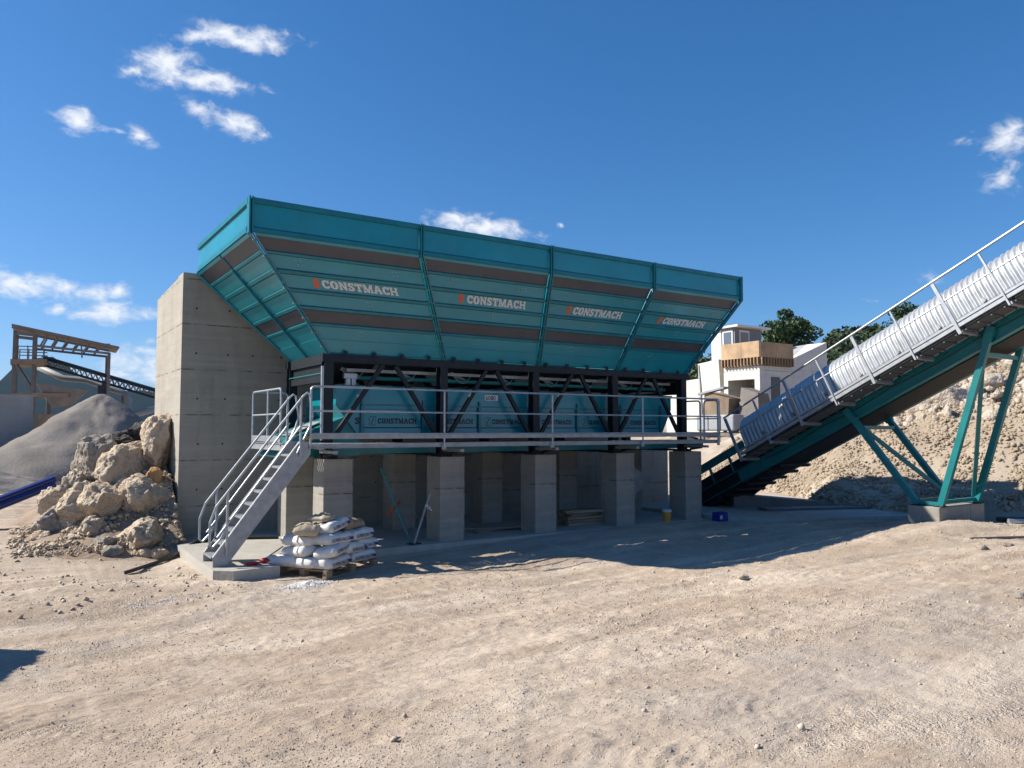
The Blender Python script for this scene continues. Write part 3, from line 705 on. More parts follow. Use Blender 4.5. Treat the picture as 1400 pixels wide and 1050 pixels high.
for P, Xt in ((PL, 0), (PR, 4)):
    for u in (0.0, 1.0):
        if u == 0: continue
        b = MB(); b.bar(P(u, 0), P(u, 1), .07, .07, (1, 0, 0)); b.build('corner_flange', M['teal_flange'], hop)
# partitions inside the bins
for k in (1, 2, 3):
    b = MB(); b.hexa([(TX[k] - .02, RY + .02, ZF), (TX[k] + .02, RY + .02, ZF), (BX[k] + .02, BY + .02, ZB), (BX[k] - .02, BY + .02, ZB), (TX[k] - .02, RYB - .02, ZF), (TX[k] + .02, RYB - .02, ZF), (BX[k] + .02, BYB - .02, ZB), (BX[k] - .02, BYB - .02, ZB)])
    b.build('partition', M['teal'], hop)
# ---- supporting frame
for y in (BY, BYB):
    b = MB(); b.bar((BX[0] - .12, y, ZB - .10), (BX[4] + .12, y, ZB - .10), .16, .16); b.build('top_beam', M['frame'], hop)
for x in (BX[0], BX[4]):
    b = MB(); b.bar((x, BY + .1, ZB - .115), (x, BYB - .1, ZB - .115), .12, .2); b.build('end_beam', M['frame'], hop)
    b = MB(); b.bar((x, BY + .1, ZB - .50), (x, BYB - .1, ZB - .50), .10, .14); b.build('end_beam', M['frame'], hop)
for x in (BX[0], BX[4]):
    b = MB(); b.box(x - .008, x + .008, BY + .12, BYB - .12, ZB - .428, ZB - .218); b.build('end_plate', M['frame'], hop)
b = MB(); b.tube([(BX[0] - .07, BY + .05, ZB - .40), (BX[0] - .07, BYB - .05, ZB - .40)], .012, 6); b.build('green_edge_pipe', M['teal_beam'], hop)
CX = [5.34, 7.91, 10.345, 12.77, 15.19]
for x in CX:
    for y in (BY, BYB):
        b = MB(); b.ibar((x, y, 1.90), (x, y, ZB - .182), .18, .20, (0, 1, 0), .02); c = b.build('column', M['frame'], hop)
        b = MB(); b.box(x - .17, x + .17, y - .17, y + .17, 1.842, 1.90); b.build('base_plate', M['frame'], c)
for i in range(4):
    for y in (BY, BYB):
        if y == BYB and i in (1, 2): continue
        a, c = CX[i] + .13, CX[i + 1] - .10; L = c - a
        b = MB(); b.bar((a + .05, y, 2.30), (a + L * .45, y, ZB - .185), .085, .07, (0, 1, 0)); b.build('brace', M['frame'], hop)
        b = MB(); b.bar((c - .03, y, 2.30), (c - L * .43, y, ZB - .185), .085, .07, (0, 1, 0)); b.build('brace', M['frame'], hop)
for i in range(16):                                # brackets that hang the bins on the beam
    x = BX[0] + .35 + i * .62
    b = MB(); b.box(x - .035, x + .035, BY - .11, BY - .082, ZB - .05, ZB + .05); b.build('bracket', M['frame'], hop)
# gates, cylinders and cables under the bins
for k in range(4):
    for h in (0.27, .73):
        xc = BX[k] + (BX[k + 1] - BX[k]) * h; x0, x1 = xc - .55, xc + .55
        b = MB(); b.hexa([(x0 + .22, 15.42, 3.42), (x1 - .22, 15.42, 3.42), (x1 - .22, 16.2, 3.42), (x0 + .22, 16.2, 3.42), (x0, 15.0, 3.90), (x1, 15.0, 3.90), (x1, 16.7, 3.90), (x0, 16.7, 3.90)])
        b.build('discharge_gate', M['frame'], hop)
        b = MB(); b.tube([(xc - .25, 15.16, 3.68), (xc + .2, 15.22, 3.50)], .045, 8); b.build('air_cylinder', M['galv_dull'], hop)
        b = MB(); b.tube([(xc - .25 + .5 * t, 15.06 - .05 * math.sin(t * 3), 3.62 - .20 * math.sin(math.pi * t) + .06 * t) for t in [j / 8 for j in range(9)]], .008, 5); b.build('cable', M['galv_dull'], hop)
b = MB(); b.box(5.85, 15.05, 14.97, 14.995, 3.60, 3.665)
cable_tray = b.build('cable_tray', M['galv_dull'], hop)
b = MB(); b.tube([(6.0, 15.12, 3.49), (15.0, 15.12, 3.49)], .042, 10); b.build('air_pipe', M['teal_beam'], hop)
b = MB(); b.tube([(5.215, 14.63, 2.2), (5.215, 14.63, 3.66)], .032, 8); b.build('conduit', M['galv'], hop)
b = MB(); b.box(5.80, 6.08, 14.98, 15.08, 3.46, 3.56); b.box(5.84, 5.93, 14.97, 15.06, 3.31, 3.455); b.box(5.96, 6.05, 14.97, 15.06, 3.31, 3.455); b.build('valve_block', M['galv'], hop)

# ================================================================== WEIGH BIN under the hopper
wb = thing('weigh_bin', (10.3, 15.9, 2.2), 'long teal weigh trough with black lettering hung inside the dark frame', 'weigh bin')
WY, WYB, WT, WM, WL = 14.96, 16.8, 3.29, 2.92, 2.24
b = MB(); b.box(5.62, 15.05, WY, WY + .012, WM + .02, WT); up = b.build('upper_panel', M['teal'], wb)
b = MB(); b.box(5.6, 15.07, WY - .03, WY + .03, WT, WT + .03); b.build('top_lip', M['teal_flange'], wb)
b = MB(); b.box(6.18, 14.64, WY - .02, WY + .02, WM - .01, WM + .02); b.build('ledge', M['teal_flange'], wb)
b = MB(); b.box(5.62, 15.05, WYB - .012, WYB, WL, WT); b.build('back_panel', M['teal'], wb)
PB_ = [6.18 + 1.41 * i for i in range(7)]
uz = (0, 0, 1)
for i in range(6):
    x0, x1 = PB_[i] + .045, PB_[i + 1] - .045
    b = MB(); b.box(x0, x1, WY + .004, WY + .016, WL + .22, WM - .01); p = b.build('weigh_panel', M['teal'], wb)
    b = MB(); b.box(x0, x1, WY - .012, WY + .016, WL, WL + .20); b.build('lower_panel', M['teal'], wb)
    b = MB(); b.box(x0 + .03, x1 - .03, WY - .004, WY + .003, WM - .09, WM - .075); b.build('fold_line', M['teal_flange'], p)
    b = MB(); lettering(b, 'CONSTMACH', (x0 + .31, WY + .0015, 2.535), (1, 0, 0), uz, .115, .90); b.build('lettering', M['black'], p)
    b = MB(); ex, ez = x0 + .11, 2.50
    outer = [(.03, 0), (.15, 0), (.15, .12), (.17, .19), (.05, .19), (.0, .15)]; cx_, cz_ = .085, .095
    n_ = len(outer); inner = [(cx_ + (px - cx_) * .86, cz_ + (pz - cz_) * .88) for px, pz in outer]
    b.add([(ex + px, WY + .0015, ez + pz) for px, pz in outer + inner], [(j, (j + 1) % n_, n_ + (j + 1) % n_, n_ + j) for j in range(n_)])
    b.add([(ex + px, WY + .0012, ez + pz) for px, pz in ((.05, .03), (.07, .03), (.12, .16), (.10, .16))], [(0, 1, 2, 3)]); b.build('emblem', M['black'], p)
for x in PB_:
    b = MB(); b.box(x - .035, x + .035, WY - .055, WY + .02, WL, WM - .012); b.build('stiffener', M['teal_flange'], wb)
    b = MB(); b.box(x - .02, x + .02, WY - .045, WY - .001, WM + .022, WM + .12); b.build('stiffener', M['teal_flange'], wb)
# sloped ends
for X0, X1 in ((5.62, 6.14), (15.05, 14.68)):
    b = MB(); s = .012 if X1 > X0 else -.012
    b.hexa([(X1, WY + .02, WL), (X1, WYB - .02, WL), (X0, WYB - .02, WM), (X0, WY + .02, WM), (X1 + s, WY + .02, WL), (X1 + s, WYB - .02, WL), (X0 + s, WYB - .02, WM), (X0 + s, WY + .02, WM)]); b.build('end_panel', M['teal'], wb)
    b = MB(); b.box(min(X0, X0 + s), max(X0, X0 + s), WY + .015, WYB - .015, WM + .001, WT); b.build('end_panel', M['teal'], wb)
    b = MB(); b.add([(X0, WY, WM + .02), (X1, WY, WM + .02), (X1, WY, WL), (X0, WY + .012, WM + .02), (X1, WY + .012, WM + .02), (X1, WY + .012, WL)], [(0, 1, 2), (3, 5, 4), (0, 2, 5, 3)]); b.build('corner_panel', M['teal'], wb)
b = MB(); b.box(6.25, 14.6, 15.3, 16.5, WL + .01, WL + .05); b.build('trough_floor', M['frame'], wb)
b = MB(); lettering(b, 'S', (5.98 + .05, WY - .0035, 2.52), (1, 0, 0), uz, .14); b.build('emblem', M['black'], wb)
# small number plates
for (x, z, wdt, body) in ((9.15, 3.07, .36, '6080'), (6.07, 3.0, .13, '6')):
    b = MB(); b.box(x, x + wdt, WY - .006, WY - .002, z, z + .13); pl = b.build('number_plate', M['white'], wb)
    text_mesh('lettering', body, .135, M['black'], pl, Matrix.Translation(Vector((x + .02, WY - .0075, z + .015)) - ORG[wb.name]) @ Euler((R(90), 0, 0)).to_matrix().to_4x4() @ Matrix.Scale(1.02, 4), .002)

# ================================================================== FEED BELT under the weigh bin
fb = thing('feed_belt', (10, 15.9, 1.85), 'flat feed conveyor with teal end housing running below the weigh trough', 'conveyor')
b = MB(); b.box(4.7, 17.0, 15.35, 16.45, 2.06, 2.085); b.build('belt', M['darkrubber'], fb)
for y in (15.28, 16.52):
    b = MB(); b.box(4.85, 16.6, y - .03, y + .03, 1.90, 2.12); b.build('side_beam', M['teal_beam'], fb)
b = MB(); b.tube([(4.75, 15.35, 1.98), (4.75, 16.45, 1.98)], .11, 14); b.build('end_drum', M['frame'], fb)
b = MB(); b.hexa([(4.55, 15.02, 1.87), (6.16, 15.02, 1.87), (6.16, 16.70, 1.87), (4.55, 16.70, 1.87), (4.70, 15.02, 2.22), (6.16, 15.02, 2.80), (6.16, 16.70, 2.80), (4.70, 16.70, 2.22)]); hs = b.build('end_housing', M['teal_beam'], fb)
b = MB(); b.box(5.02, 5.20, 15.008, 15.016, 2.20, 2.28); b.build('warning_mark', M['yellow'], hs)
b = MB(); b.bar((4.78, 15.6, 2.29), (5.45, 15.6, 2.57), .62, .02, (0, 0, 1)); b.build('tarpaulin_strip', M['galv_dull'], hs)
for x in (5.45, 7.96, 10.4, 12.82, 15.19):
    b = MB(); b.box(x - .06, x + .06, 15.0, 16.75, 1.842, 1.898); b.build('cross_beam', M['frame'], fb)

# ================================================================== ACCESS WALKWAY
wk = thing('access_walkway', (10, 14.1, 1.84), 'galvanised walkway with pipe railings along the front of the teal bins', 'walkway')
FY, FZ = 13.72, 2.15
X0, X1 = 4.66, 15.54
for i in range(4):
    xa = X0 + i * (X1 - X0) / 4 + .004; xb = X0 + (i + 1) * (X1 - X0) / 4 - .004
    b = MB(); n = 24
    for j in range(n):
        x = xa + (xb - xa) * (j + .5) / n; b.box(x - .035, x + .035, FY + .07, 14.45, FZ - .035, FZ)
    b.box(xa, xb, FY + .30, FY + .32, FZ - .03, FZ - .006); b.build('floor_grating', M['galv_dull'], wk)
for y in (FY + .03, 14.47):
    b = MB(); b.ibar((X0, y, FZ - .045), (X1, y, FZ - .045), .06, .085, t=.012); b.build('edge_beam', M['galv_dull'], wk)
b = MB(); b.box(X0 + .02, X1 - .02, FY - .03, FY - .022, FZ + .085, FZ + .165); b.build('toe_board', M['galv_dull'], wk)
b = MB(); b.tube([(X0 + .02, FY - .035, FZ + .180), (X1 - .02, FY - .035, FZ + .180)], .014, 8); b.build('toe_rail', M['galv'], wk)
for x in (4.70, 7.44, 10.15, 12.85, 15.50):
    if x == 4.70: continue
    b = MB(); b.tube([(x, FY - .01, FZ - .10), (x, FY - .01, FZ + 1.03)], .020, 8); pst = b.build('rail_post', M['galv'], wk)
    b = MB(); b.box(x - .05, x + .05, FY - .006, FY + .003, FZ - .14, FZ - .02); b.build('post_foot', M['galv_dull'], pst)
def arc(c, a0, a1, r, ax, ay, n=5):
    c, ax, ay = Vector(c), Vector(ax), Vector(ay)
    return [c + ax * (r * math.cos(a0 + (a1 - a0) * j / n)) + ay * (r * math.sin(a0 + (a1 - a0) * j / n)) for j in range(n + 1)]
top = [(4.68, FY - .01, FZ - .06), (4.68, FY - .01, FZ + .98)] + arc((4.76, FY - .01, FZ + .97), math.pi, math.pi / 2, .08, (1, 0, 0), (0, 0, 1)) + [(15.46, FY - .01, FZ + 1.05)] + arc((15.46, FY - .01, FZ + .97), math.pi / 2, 0, .08, (1, 0, 0), (0, 0, 1)) + [(15.54, FY - .01, FZ - .06)]
b = MB(); b.tube(top, .021, 8); b.build('top_rail', M['galv'], wk)
b = MB(); b.tube([(4.70, FY - .01, FZ + .60), (15.5, FY - .01, FZ + .60)], .018, 8); b.build('mid_rail', M['galv'], wk)
def hoop(b, xyz0, xyz1, z0, z1, r=.10, tr=.022):
    a, c = Vector(xyz0), Vector(xyz1); d = (c - a).normalized(); u = Vector((0, 0, 1))
    pts = [a + u * z0, a + u * (z1 - r)] + arc(a + d * r + u * (z1 - r), math.pi, math.pi / 2, r, d, u) + arc(c - d * r + u * (z1 - r), math.pi / 2, 0, r, d, u) + [c + u * z0]
    b.tube(pts, tr, 8)
# right end hoops
for ya, yb in ((13.78, 14.25), (14.38, 14.95)):
    b = MB(); hoop(b, (15.56, ya, FZ), (15.56, yb, FZ), -.05, 1.03); b.tube([(15.56, ya, FZ + .55), (15.56, yb, FZ + .55)], .016, 6); b.build('end_hoop', M['galv'], wk)
# left end: landing along the hopper's end with its own railing
b = MB()
for j in range(20):
    y = 14.60 + j * .105; b.box(4.48, 5.2, y, y + .06, FZ - .035, FZ)
b.build('floor_grating', M['galv_dull'], wk)
for x in (4.45, 5.22):
    b = MB(); b.ibar((x, 14.5, FZ - .07), (x, 16.75, FZ - .07), .06, .14, t=.012); b.build('edge_beam', M['galv_dull'], wk)
b = MB(); hoop(b, (4.44, 14.18 + .55, FZ), (4.44, 16.70, FZ), -.06, 1.05, .08); b.build('end_hoop', M['galv'], wk)
b = MB(); b.tube([(4.44, 14.75, FZ + .56), (4.44, 16.68, FZ + .56)], .018, 6); b.build('mid_rail', M['galv'], wk)
b = MB(); b.tube([(4.44, 15.6, FZ - .06), (4.44, 15.6, FZ + 1.05)], .02, 6); b.build('rail_post', M['galv'], wk)
b = MB(); hoop(b, (4.46, 16.74, FZ), (5.2, 16.74, FZ), -.06, 1.05, .08); b.build('end_hoop', M['galv'], wk)
b = MB(); b.box(4.42, 4.43, 14.75, 16.7, FZ + .02, FZ + .14); b.build('toe_board', M['galv'], wk)
for x in (5.2, 7.91, 10.345, 12.77, 15.19):          # brackets to the columns and down to the pillar tops
    b = MB(); b.bar((x, FY + .08, FZ - .17), (x, 14.58, FZ - .17), .08, .06); b.build('bracket', M['galv_dull'], wk)
    b = MB(); b.bar((x, FY + .3, FZ - .2), (x, 14.40, 1.90), .05, .05); b.build('strut', M['frame'], wk)

# ================================================================== STAIRCASE
st = thing('staircase', (3.2, 14.2, SZ), 'steep galvanised steel staircase with double handrails leading up to the walkway', 'stairs')
SA, SB = Vector((3.10, 0, SZ)), Vector((4.66, 0, 2.15))
SD = (SB - SA).normalized(); SN = Vector((-SD.z, 0, SD.x))
YN, YFAR = 13.76, 14.50
for y in (YN, YFAR):
    b = MB(); a, c = SA + SD * .05, SB
    a = Vector((a.x, y, a.z)); c = Vector((c.x, y, c.z))
    # channel: web and two flanges, foot and head cut level
    h = .24
    A0 = Vector((3.04, y, SZ)); A1 = Vector((3.26, y, SZ)); B0 = Vector((4.50, y, 2.19)); B1 = Vector((4.70, y, 2.19)); B2 = Vector((4.70, y, 1.96))
    A2 = Vector((3.04, y, SZ + .16))
    t = Vector((0, .006, 0))
    P = [A2, A0, A1, B2, B1, B0]
    b.add([p - t for p in P] + [p + t for p in P], [(0, 1, 2, 3, 4, 5), (11, 10, 9, 8, 7, 6)] + [(i, (i + 1) % 6, 6 + (i + 1) % 6, 6 + i) for i in range(6)])
    sg = 1 if y == YN else -1
    b.bar(A2 + Vector((0, sg * .035, 0)), B0 + Vector((0, sg * .035, 0)), .055, .008, SN); b.bar(A1 + Vector((0, sg * .035, 0)), B2 + Vector((0, sg * .035, 0)), .055, .008, SN)
    b.build('stringer', M['galv_dull'], st)
for i in range(9):
    p = SA.lerp(SB, (i + .75) / 9.7) - Vector((.165, 0, 0))
    b = MB()
    for j in range(7): b.box(p.x - .02 + j * .034, p.x - .02 + j * .034 + .016, YN + .066, YFAR - .066, p.z - .012, p.z + .012)
    b.box(p.x - .03, p.x - .022, YN + .066, YFAR - .066, p.z - .022, p.z + .015); b.box(p.x + .20, p.x + .208, YN + .066, YFAR - .066, p.z - .022, p.z + .015)
    b.build('tread', M['galv'], st)
for y in (YN - .03, YFAR + .03):
    def sp(t, hgt): q = SA.lerp(SB, t); return Vector((q.x, y, q.z + hgt))
    b = MB(); b.tube([sp(.10, .42), sp(.03, .40), sp(-.05, .44), sp(-.08, .56)] + [sp(-.08, .92), sp(-.02, 1.06)] + [sp(.93, 1.02), sp(.97, .99), sp(1.0, .90), sp(1.04, .42), sp(1.0, .28), sp(.86, .12)], .020, 8); b.build('handrail', M['galv'], st)
    b = MB(); b.tube([sp(-.0, .50), sp(.93, .53)], .018, 8); b.build('mid_rail', M['galv'], st)
    for t in (.10, .90):
        b = MB(); b.tube([sp(t, -.02), sp(t, 1.05)], .022, 8); b.build('rail_post', M['galv'], st)

# ================================================================== COVERED CONVEYOR
TH = math.atan(.491); CT, SN_ = math.cos(TH), math.sin(TH)
def C(x, s, n): return Vector((x, 14.47 - s * CT + n * SN_, 2.76 + s * SN_ + n * CT))
UPV = (0, SN_, CT)
cv = thing('covered_conveyor', (18.05, 14, .1), 'long inclined belt conveyor under a corrugated galvanised cover with side walkway', 'conveyor')
S_END = 13.2
NEARX, FARX = 17.4, 18.7
for x in (NEARX, FARX):
    b = MB(); b.ibar(C(x, -3.2, -1.43), C(x, S_END, -1.43), .20, .34, UPV, .016); b.build('main_beam', M['teal_beam'], cv)
    b = MB(); b.slab(C(x - .01, -3.0, -1.22), C(x - .01, S_END, -1.22), C(x - .01, S_END, -.98), C(x - .01, -3.0, -.98), (1, 0, 0), .02); b.build('idler_beam', M['frame'], cv)
for s0 in np.arange(-2.6, -.2, .8):
    for x in (NEARX, FARX):
        b = MB(); b.bar(C(x, s0, -1.24), C(x, s0, -.60), .06, .06, (1, 0, 0)); b.build('skirt_post', M['teal_beam'], cv)
for x in (NEARX - .02, FARX + .02):
    b = MB(); b.slab(C(x - .01, -3.0, -.80), C(x - .01, -.32, -.80), C(x - .01, -.32, -.56), C(x - .01, -3.0, -.56), (1, 0, 0), .02); b.build('side_skirt', M['teal_beam'], cv)
b = MB(); b.slab(C(NEARX + .14, -3.0, -.93), C(FARX - .14, -3.0, -.93), C(FARX - .14, S_END, -.93), C(NEARX + .14, S_END, -.93), UPV, .02); b.build('belt', M['darkrubber'], cv)
b = MB(); b.slab(C(NEARX + .12, -3.0, -1.62), C(FARX - .12, -3.0, -1.62), C(FARX - .12, S_END, -1.62), C(NEARX + .12, S_END, -1.62), UPV, .01); b.build('return_belt', M['darkrubber'], cv)
b = MB(); b.tube([C(NEARX + .1, -3.05, -1.28), C(FARX - .1, -3.05, -1.28)], .30, 16); b.build('tail_drum', M['frame'], cv)
for x in (NEARX, FARX):
    b = MB(); b.hexa([C(x - .012, -3.6, -1.72), C(x + .012, -3.6, -1.72), C(x + .012, -1.3, -1.9), C(x - .012, -1.3, -1.9), C(x - .012, -3.5, -1.0), C(x + .012, -3.5, -1.0), C(x + .012, -1.3, -1.0), C(x - .012, -1.3, -1.0)] if False else
           [C(x - .012, -3.45, -1.95), C(x + .012, -3.45, -1.95), C(x + .012, -.9, -1.62), C(x - .012, -.9, -1.62), C(x - .012, -3.45, -1.0), C(x + .012, -3.45, -1.0), C(x + .012, -.9, -1.26), C(x - .012, -.9, -1.26)]); b.build('tail_plate', M['frame'], cv)
for i in range(9):
    s = -2.9 + i * .42
    b = MB(); b.bar(C(NEARX + .02, s, -1.70), C(FARX - .02, s, -1.70), .09, .06, UPV); b.build('cross_bar', M['frame'], cv)
for i in range(12):
    s = .9 + i * 1.0
    b = MB(); b.tube([C(NEARX + .03, s, -1.52), C(FARX - .03, s, -1.52)], .05, 8); b.build('return_roller', M['frame'], cv)
# corrugated cover, one sheet per metre
prof = [(NEARX - .02, -.86), (NEARX - .02, -.72), (NEARX - .02, -.58)] + [(18.05 - .67 * math.cos(a), -.44 + .59 * math.sin(a)) for a in np.linspace(.0, math.pi, 19)] + [(FARX + .02, -.58), (FARX + .02, -.86)]
def cover(s0, s1):
    n = 8 * 8; V = []; Fc = []
    for i in range(n + 1):
        s = s0 + (s1 - s0) * i / n; q = i / 8 * 2 * math.pi; wv = .022 * math.sin(q)
        for j, (x, nn) in enumerate(prof):
            dx, dn = x - 18.05, nn + .44
            L = math.hypot(dx, max(dn, 0)) or 1; k = 1 + wv / L if j not in (0, len(prof) - 1) else 1 + wv / L
            V.append(C(18.05 + dx * k, s, -.44 + (dn * k if dn > 0 else dn)))
    m = len(prof)
    for i in range(n):
        for j in range(m - 1): Fc.append((i * m + j, i * m + j + 1, (i + 1) * m + j + 1, (i + 1) * m + j))
    b = MB(); b.add(V, Fc); return b
SEG = 1.07
for i in range(int((S_END + .3) / SEG)):
    s0 = -.30 + i * SEG
    o = cover(s0, s0 + SEG - .006).build('cover_sheet', M['galv_cover'], cv, smooth=True)
    md = o.modifiers.new('thick', 'SOLIDIFY'); md.thickness = .004
    b = MB(); c0 = C(NEARX - .05, s0 + .75, -.74); b.bar(c0 + Vector((-.01, 0, 0)), c0 + Vector((-.01, 0, 0)) + Vector(UPV) * .10, .06, .03, (1, 0, 0)); b.build('cover_clip', M['galv_dull'], o)
# walkway on the near side
HX = 16.6
for n_, w_, h_, mm in ((-1.045, .05, .05, 'galv'), (-1.135, .06, .075, 'galv')):
    b = MB(); b.bar(C(HX + .04, -.05, n_), C(HX + .04, S_END, n_), w_, h_, UPV); b.build('walkway_channel', M[mm], cv)
b = MB(); b.bar(C(NEARX - .16, .1, -1.16), C(NEARX - .16, S_END, -1.16), .05, .08, UPV); b.build('walkway_channel', M['galv_dull'], cv)
i = 0
s = .0
while s < S_END - 1:
    b = MB()
    for j in range(26):
        q = s + .03 + j * .0405; b.bar(C(HX + .08, q, -1.13), C(NEARX - .2, q, -1.13), .014, .035, UPV)
    for x in (HX + .2, HX + .4): b.bar(C(x, s + .02, -1.18), C(x, s + 1.06, -1.18), .01, .03, UPV)
    b.build('walkway_grating', M['grating'], cv)
    b = MB(); b.slab(C(HX + .075, s + .015, -1.245), C(NEARX - .19, s + .015, -1.245), C(NEARX - .19, s + 1.055, -1.245), C(HX + .075, s + 1.055, -1.245), UPV, .006); 
    for j in range(4): b.bar(C(HX + .08, s + .10 + j * .28, -1.262), C(NEARX - .2, s + .10 + j * .28, -1.262), .035, .03, UPV)
    b.build('walkway_underplate', M['grating'], cv)
    s += 1.07
HP = [(.0 + i * 1.07) for i in range(13)]
for i, s in enumerate(HP):
    wide = (i % 2 == 0)
    b = MB(); b.bar(C(HX, s, -1.32), C(HX, s, -.06), .07 if wide else .035, .05, (1, 0, 0)); pst = b.build('rail_post', M['galv'], cv)
    b = MB(); b.bar(C(HX + .02, s + .02, -1.28), C(NEARX - .1, s + .02, -1.30), .06, .06, UPV); b.build('bracket', M['galv_dull'], cv)
b = MB(); b.tube([C(HX, -.04, -.02), C(HX, S_END, -.02)], .026, 8); b.build('handrail', M['galv'], cv)
b = MB(); b.tube([C(HX + .02, .06, -.52), C(HX + .02, S_END, -.52)], .018, 8); b.build('mid_rail', M['galv'], cv)
pts = []
for j in range(60):
    q = .2 + j * .215; pts.append(C(NEARX - .125, q, -1.36 - .05 * abs(math.sin(q * 1.47))))
b = MB(); b.tube(pts, .012, 6); b.build('power_cable', M['darkrubber'], cv)
b = MB(); b.slab(C(NEARX - .03, .3, -.97), C(NEARX - .03, S_END, -.97), C(NEARX - .03, S_END, -.87), C(NEARX - .03, .3, -.87), (1, 0, 0), .02); b.build('cover_rail', M['frame'], cv)

# ================================================================== CONVEYOR TRESTLE and its block
bl = MB(); bl.hexa([(17.2, 9.0, -.1), (19.2, 9.0, -.1), (19.2, 9.72, -.1), (17.2, 9.72, -.1), (17.2, 9.0, .70), (19.2, 9.0, .70), (19.2, 9.72, .70), (17.2, 9.72, .70)])
blk = bl.build('concrete_footing', M['pillar'], loc=(18.2, 9.36, .2), label='low grey concrete footing block under the teal trestle', cat='footing')
bv = blk.modifiers.new('edge', 'BEVEL'); bv.width = .02; bv.segments = 2
tr = thing('conveyor_trestle', (18.2, 9.36, .70), 'teal V shaped steel trestle holding up the covered conveyor', 'trestle')
ZT = .72
legs = [((17.42, 9.58, ZT), (17.30, 11.2, 2.86)), ((17.42, 9.08, ZT), (17.30, 7.85, 4.52)), ((18.92, 9.60, ZT), (18.82, 11.2, 2.86)), ((18.98, 9.08, ZT), (18.82, 7.85, 4.52))]
for a, c in legs:
    b = MB(); b.bar(a, c, .13, .12, (1, 0, 0)); lg = b.build('leg', M['teal_beam'], tr)
    d = (Vector(c) - Vector(a)).normalized()
    b = MB(); b.bar(Vector(c) - d * .30, Vector(c) + d * .06, .17, .15, (1, 0, 0)); b.build('splice_plate', M['teal_beam'], lg)
    b = MB(); b.box(a[0] - .13, a[0] + .13, a[1] - .1, a[1] + .1, .702, .72); b.build('foot_plate', M['frame'], lg)
for a, c, w_ in (((17.36, 10.95, 2.52), (18.90, 9.65, .85), .09), ((18.95, 9.12, .86), (17.33, 8.05, 3.9), .08), ((17.43, 9.58, .80), (18.92, 9.60, .80), .08), ((17.43, 9.1, .80), (18.97, 9.1, .80), .08), ((17.31, 10.9, 2.46), (18.83, 10.9, 2.46), .09), ((17.31, 8.02, 4.0), (18.83, 8.02, 4.0), .09), ((17.45, 9.1, .76), (17.45, 9.56, .76), .07), ((18.95, 9.1, .76), (18.93, 9.56, .76), .07)):
    b = MB(); b.bar(a, c, w_, w_, (0, 0, 1)); b.build('brace', M['teal_beam'], tr)

# ================================================================== PALLET AND BAGS
PO = Vector((4.66, 12.70, 0)); PU = Vector((.86, .51, 0)).normalized(); PV = Vector((-.51, .86, 0)).normalized()
PO.z = float(gz(5.0, 13.3)) - .0
pzr = math.atan2(PU.y, PU.x)
def PP(u, v, z): return PO + PU * u + PV * v + Vector((0, 0, z))
pal = thing('pallet', PP(.7, .5, 0), 'weathered wooden pallet under the heap of white bags', 'pallet')
def pbar(b, u0, u1, v0, v1, z0, z1): b.hexa([PP(u0, v0, z0), PP(u1, v0, z0), PP(u1, v1, z0), PP(u0, v1, z0), PP(u0, v0, z1), PP(u1, v0, z1), PP(u1, v1, z1), PP(u0, v1, z1)])
for v in (.0, .5, 1.0):
    b = MB(); pbar(b, 0, 1.45, v, v + .10, 0, .022); b.build('bottom_board', M['wood'], pal)
    for u in (.0, .66, 1.31):
        b = MB(); pbar(b, u, u + .14, v, v + .10, .022, .12); b.build('block', M['wood'], pal)
for u in (0, .33, .66, .99, 1.31):
    b = MB(); pbar(b, u, u + .14, 0, 1.1, .12, .142); b.build('deck_board', M['wood'], pal)
def bag_mesh(name, seed, L=.70, Wd=.46, H=.17, sag=.0, lump=.018):
    nx, ny = 22, 16; rng = np.random.default_rng(seed)
    u = np.linspace(-1, 1, nx); v = np.linspace(-1, 1, ny); U, Vv = np.meshgrid(u, v)
    prof = (1 - np.abs(U) ** 9) ** .5 * (1 - np.abs(Vv) ** 7) ** .5
    px = U * L / 2 * (1 - .05 * np.abs(Vv) ** 4); py = Vv * Wd / 2 * (1 - .06 * np.abs(U) ** 4)
    nz = lump * fbm(U * 2.2 + seed, Vv * 2.2, 0, seed, 3) + .010 * np.abs(vnoise(U * 5 + seed, Vv * 3, 0, seed + 2)) * np.abs(U)
    dr = -sag * (U ** 2)
    zt = H * .5 + H * .5 * prof + nz * prof + dr; zb = H * .5 - H * .5 * prof * .92 + dr
    top = np.stack([px, py, zt], -1).reshape(-1, 3); bot = np.stack([px, py, zb], -1).reshape(-1, 3)
    V = np.concatenate([top, bot]); i = np.arange(nx * ny).reshape(ny, nx); o = nx * ny
    Ft = np.stack([i[:-1, :-1], i[:-1, 1:], i[1:, 1:], i[1:, :-1]], -1).reshape(-1, 4); Fb = Ft[:, ::-1] + o
    bm = bmesh.new(); vs_ = [bm.verts.new(p) for p in V]
    for q in np.concatenate([Ft, Fb]): bm.faces.new([vs_[k] for k in q])
    bmesh.ops.remove_doubles(bm, verts=bm.verts, dist=.0005); bmesh.ops.recalc_face_normals(bm, faces=bm.faces)
    me = bpy.data.meshes.new(name); bm.to_mesh(me); bm.free(); return me
LZ = [.142, .295, .45, .605, .76]
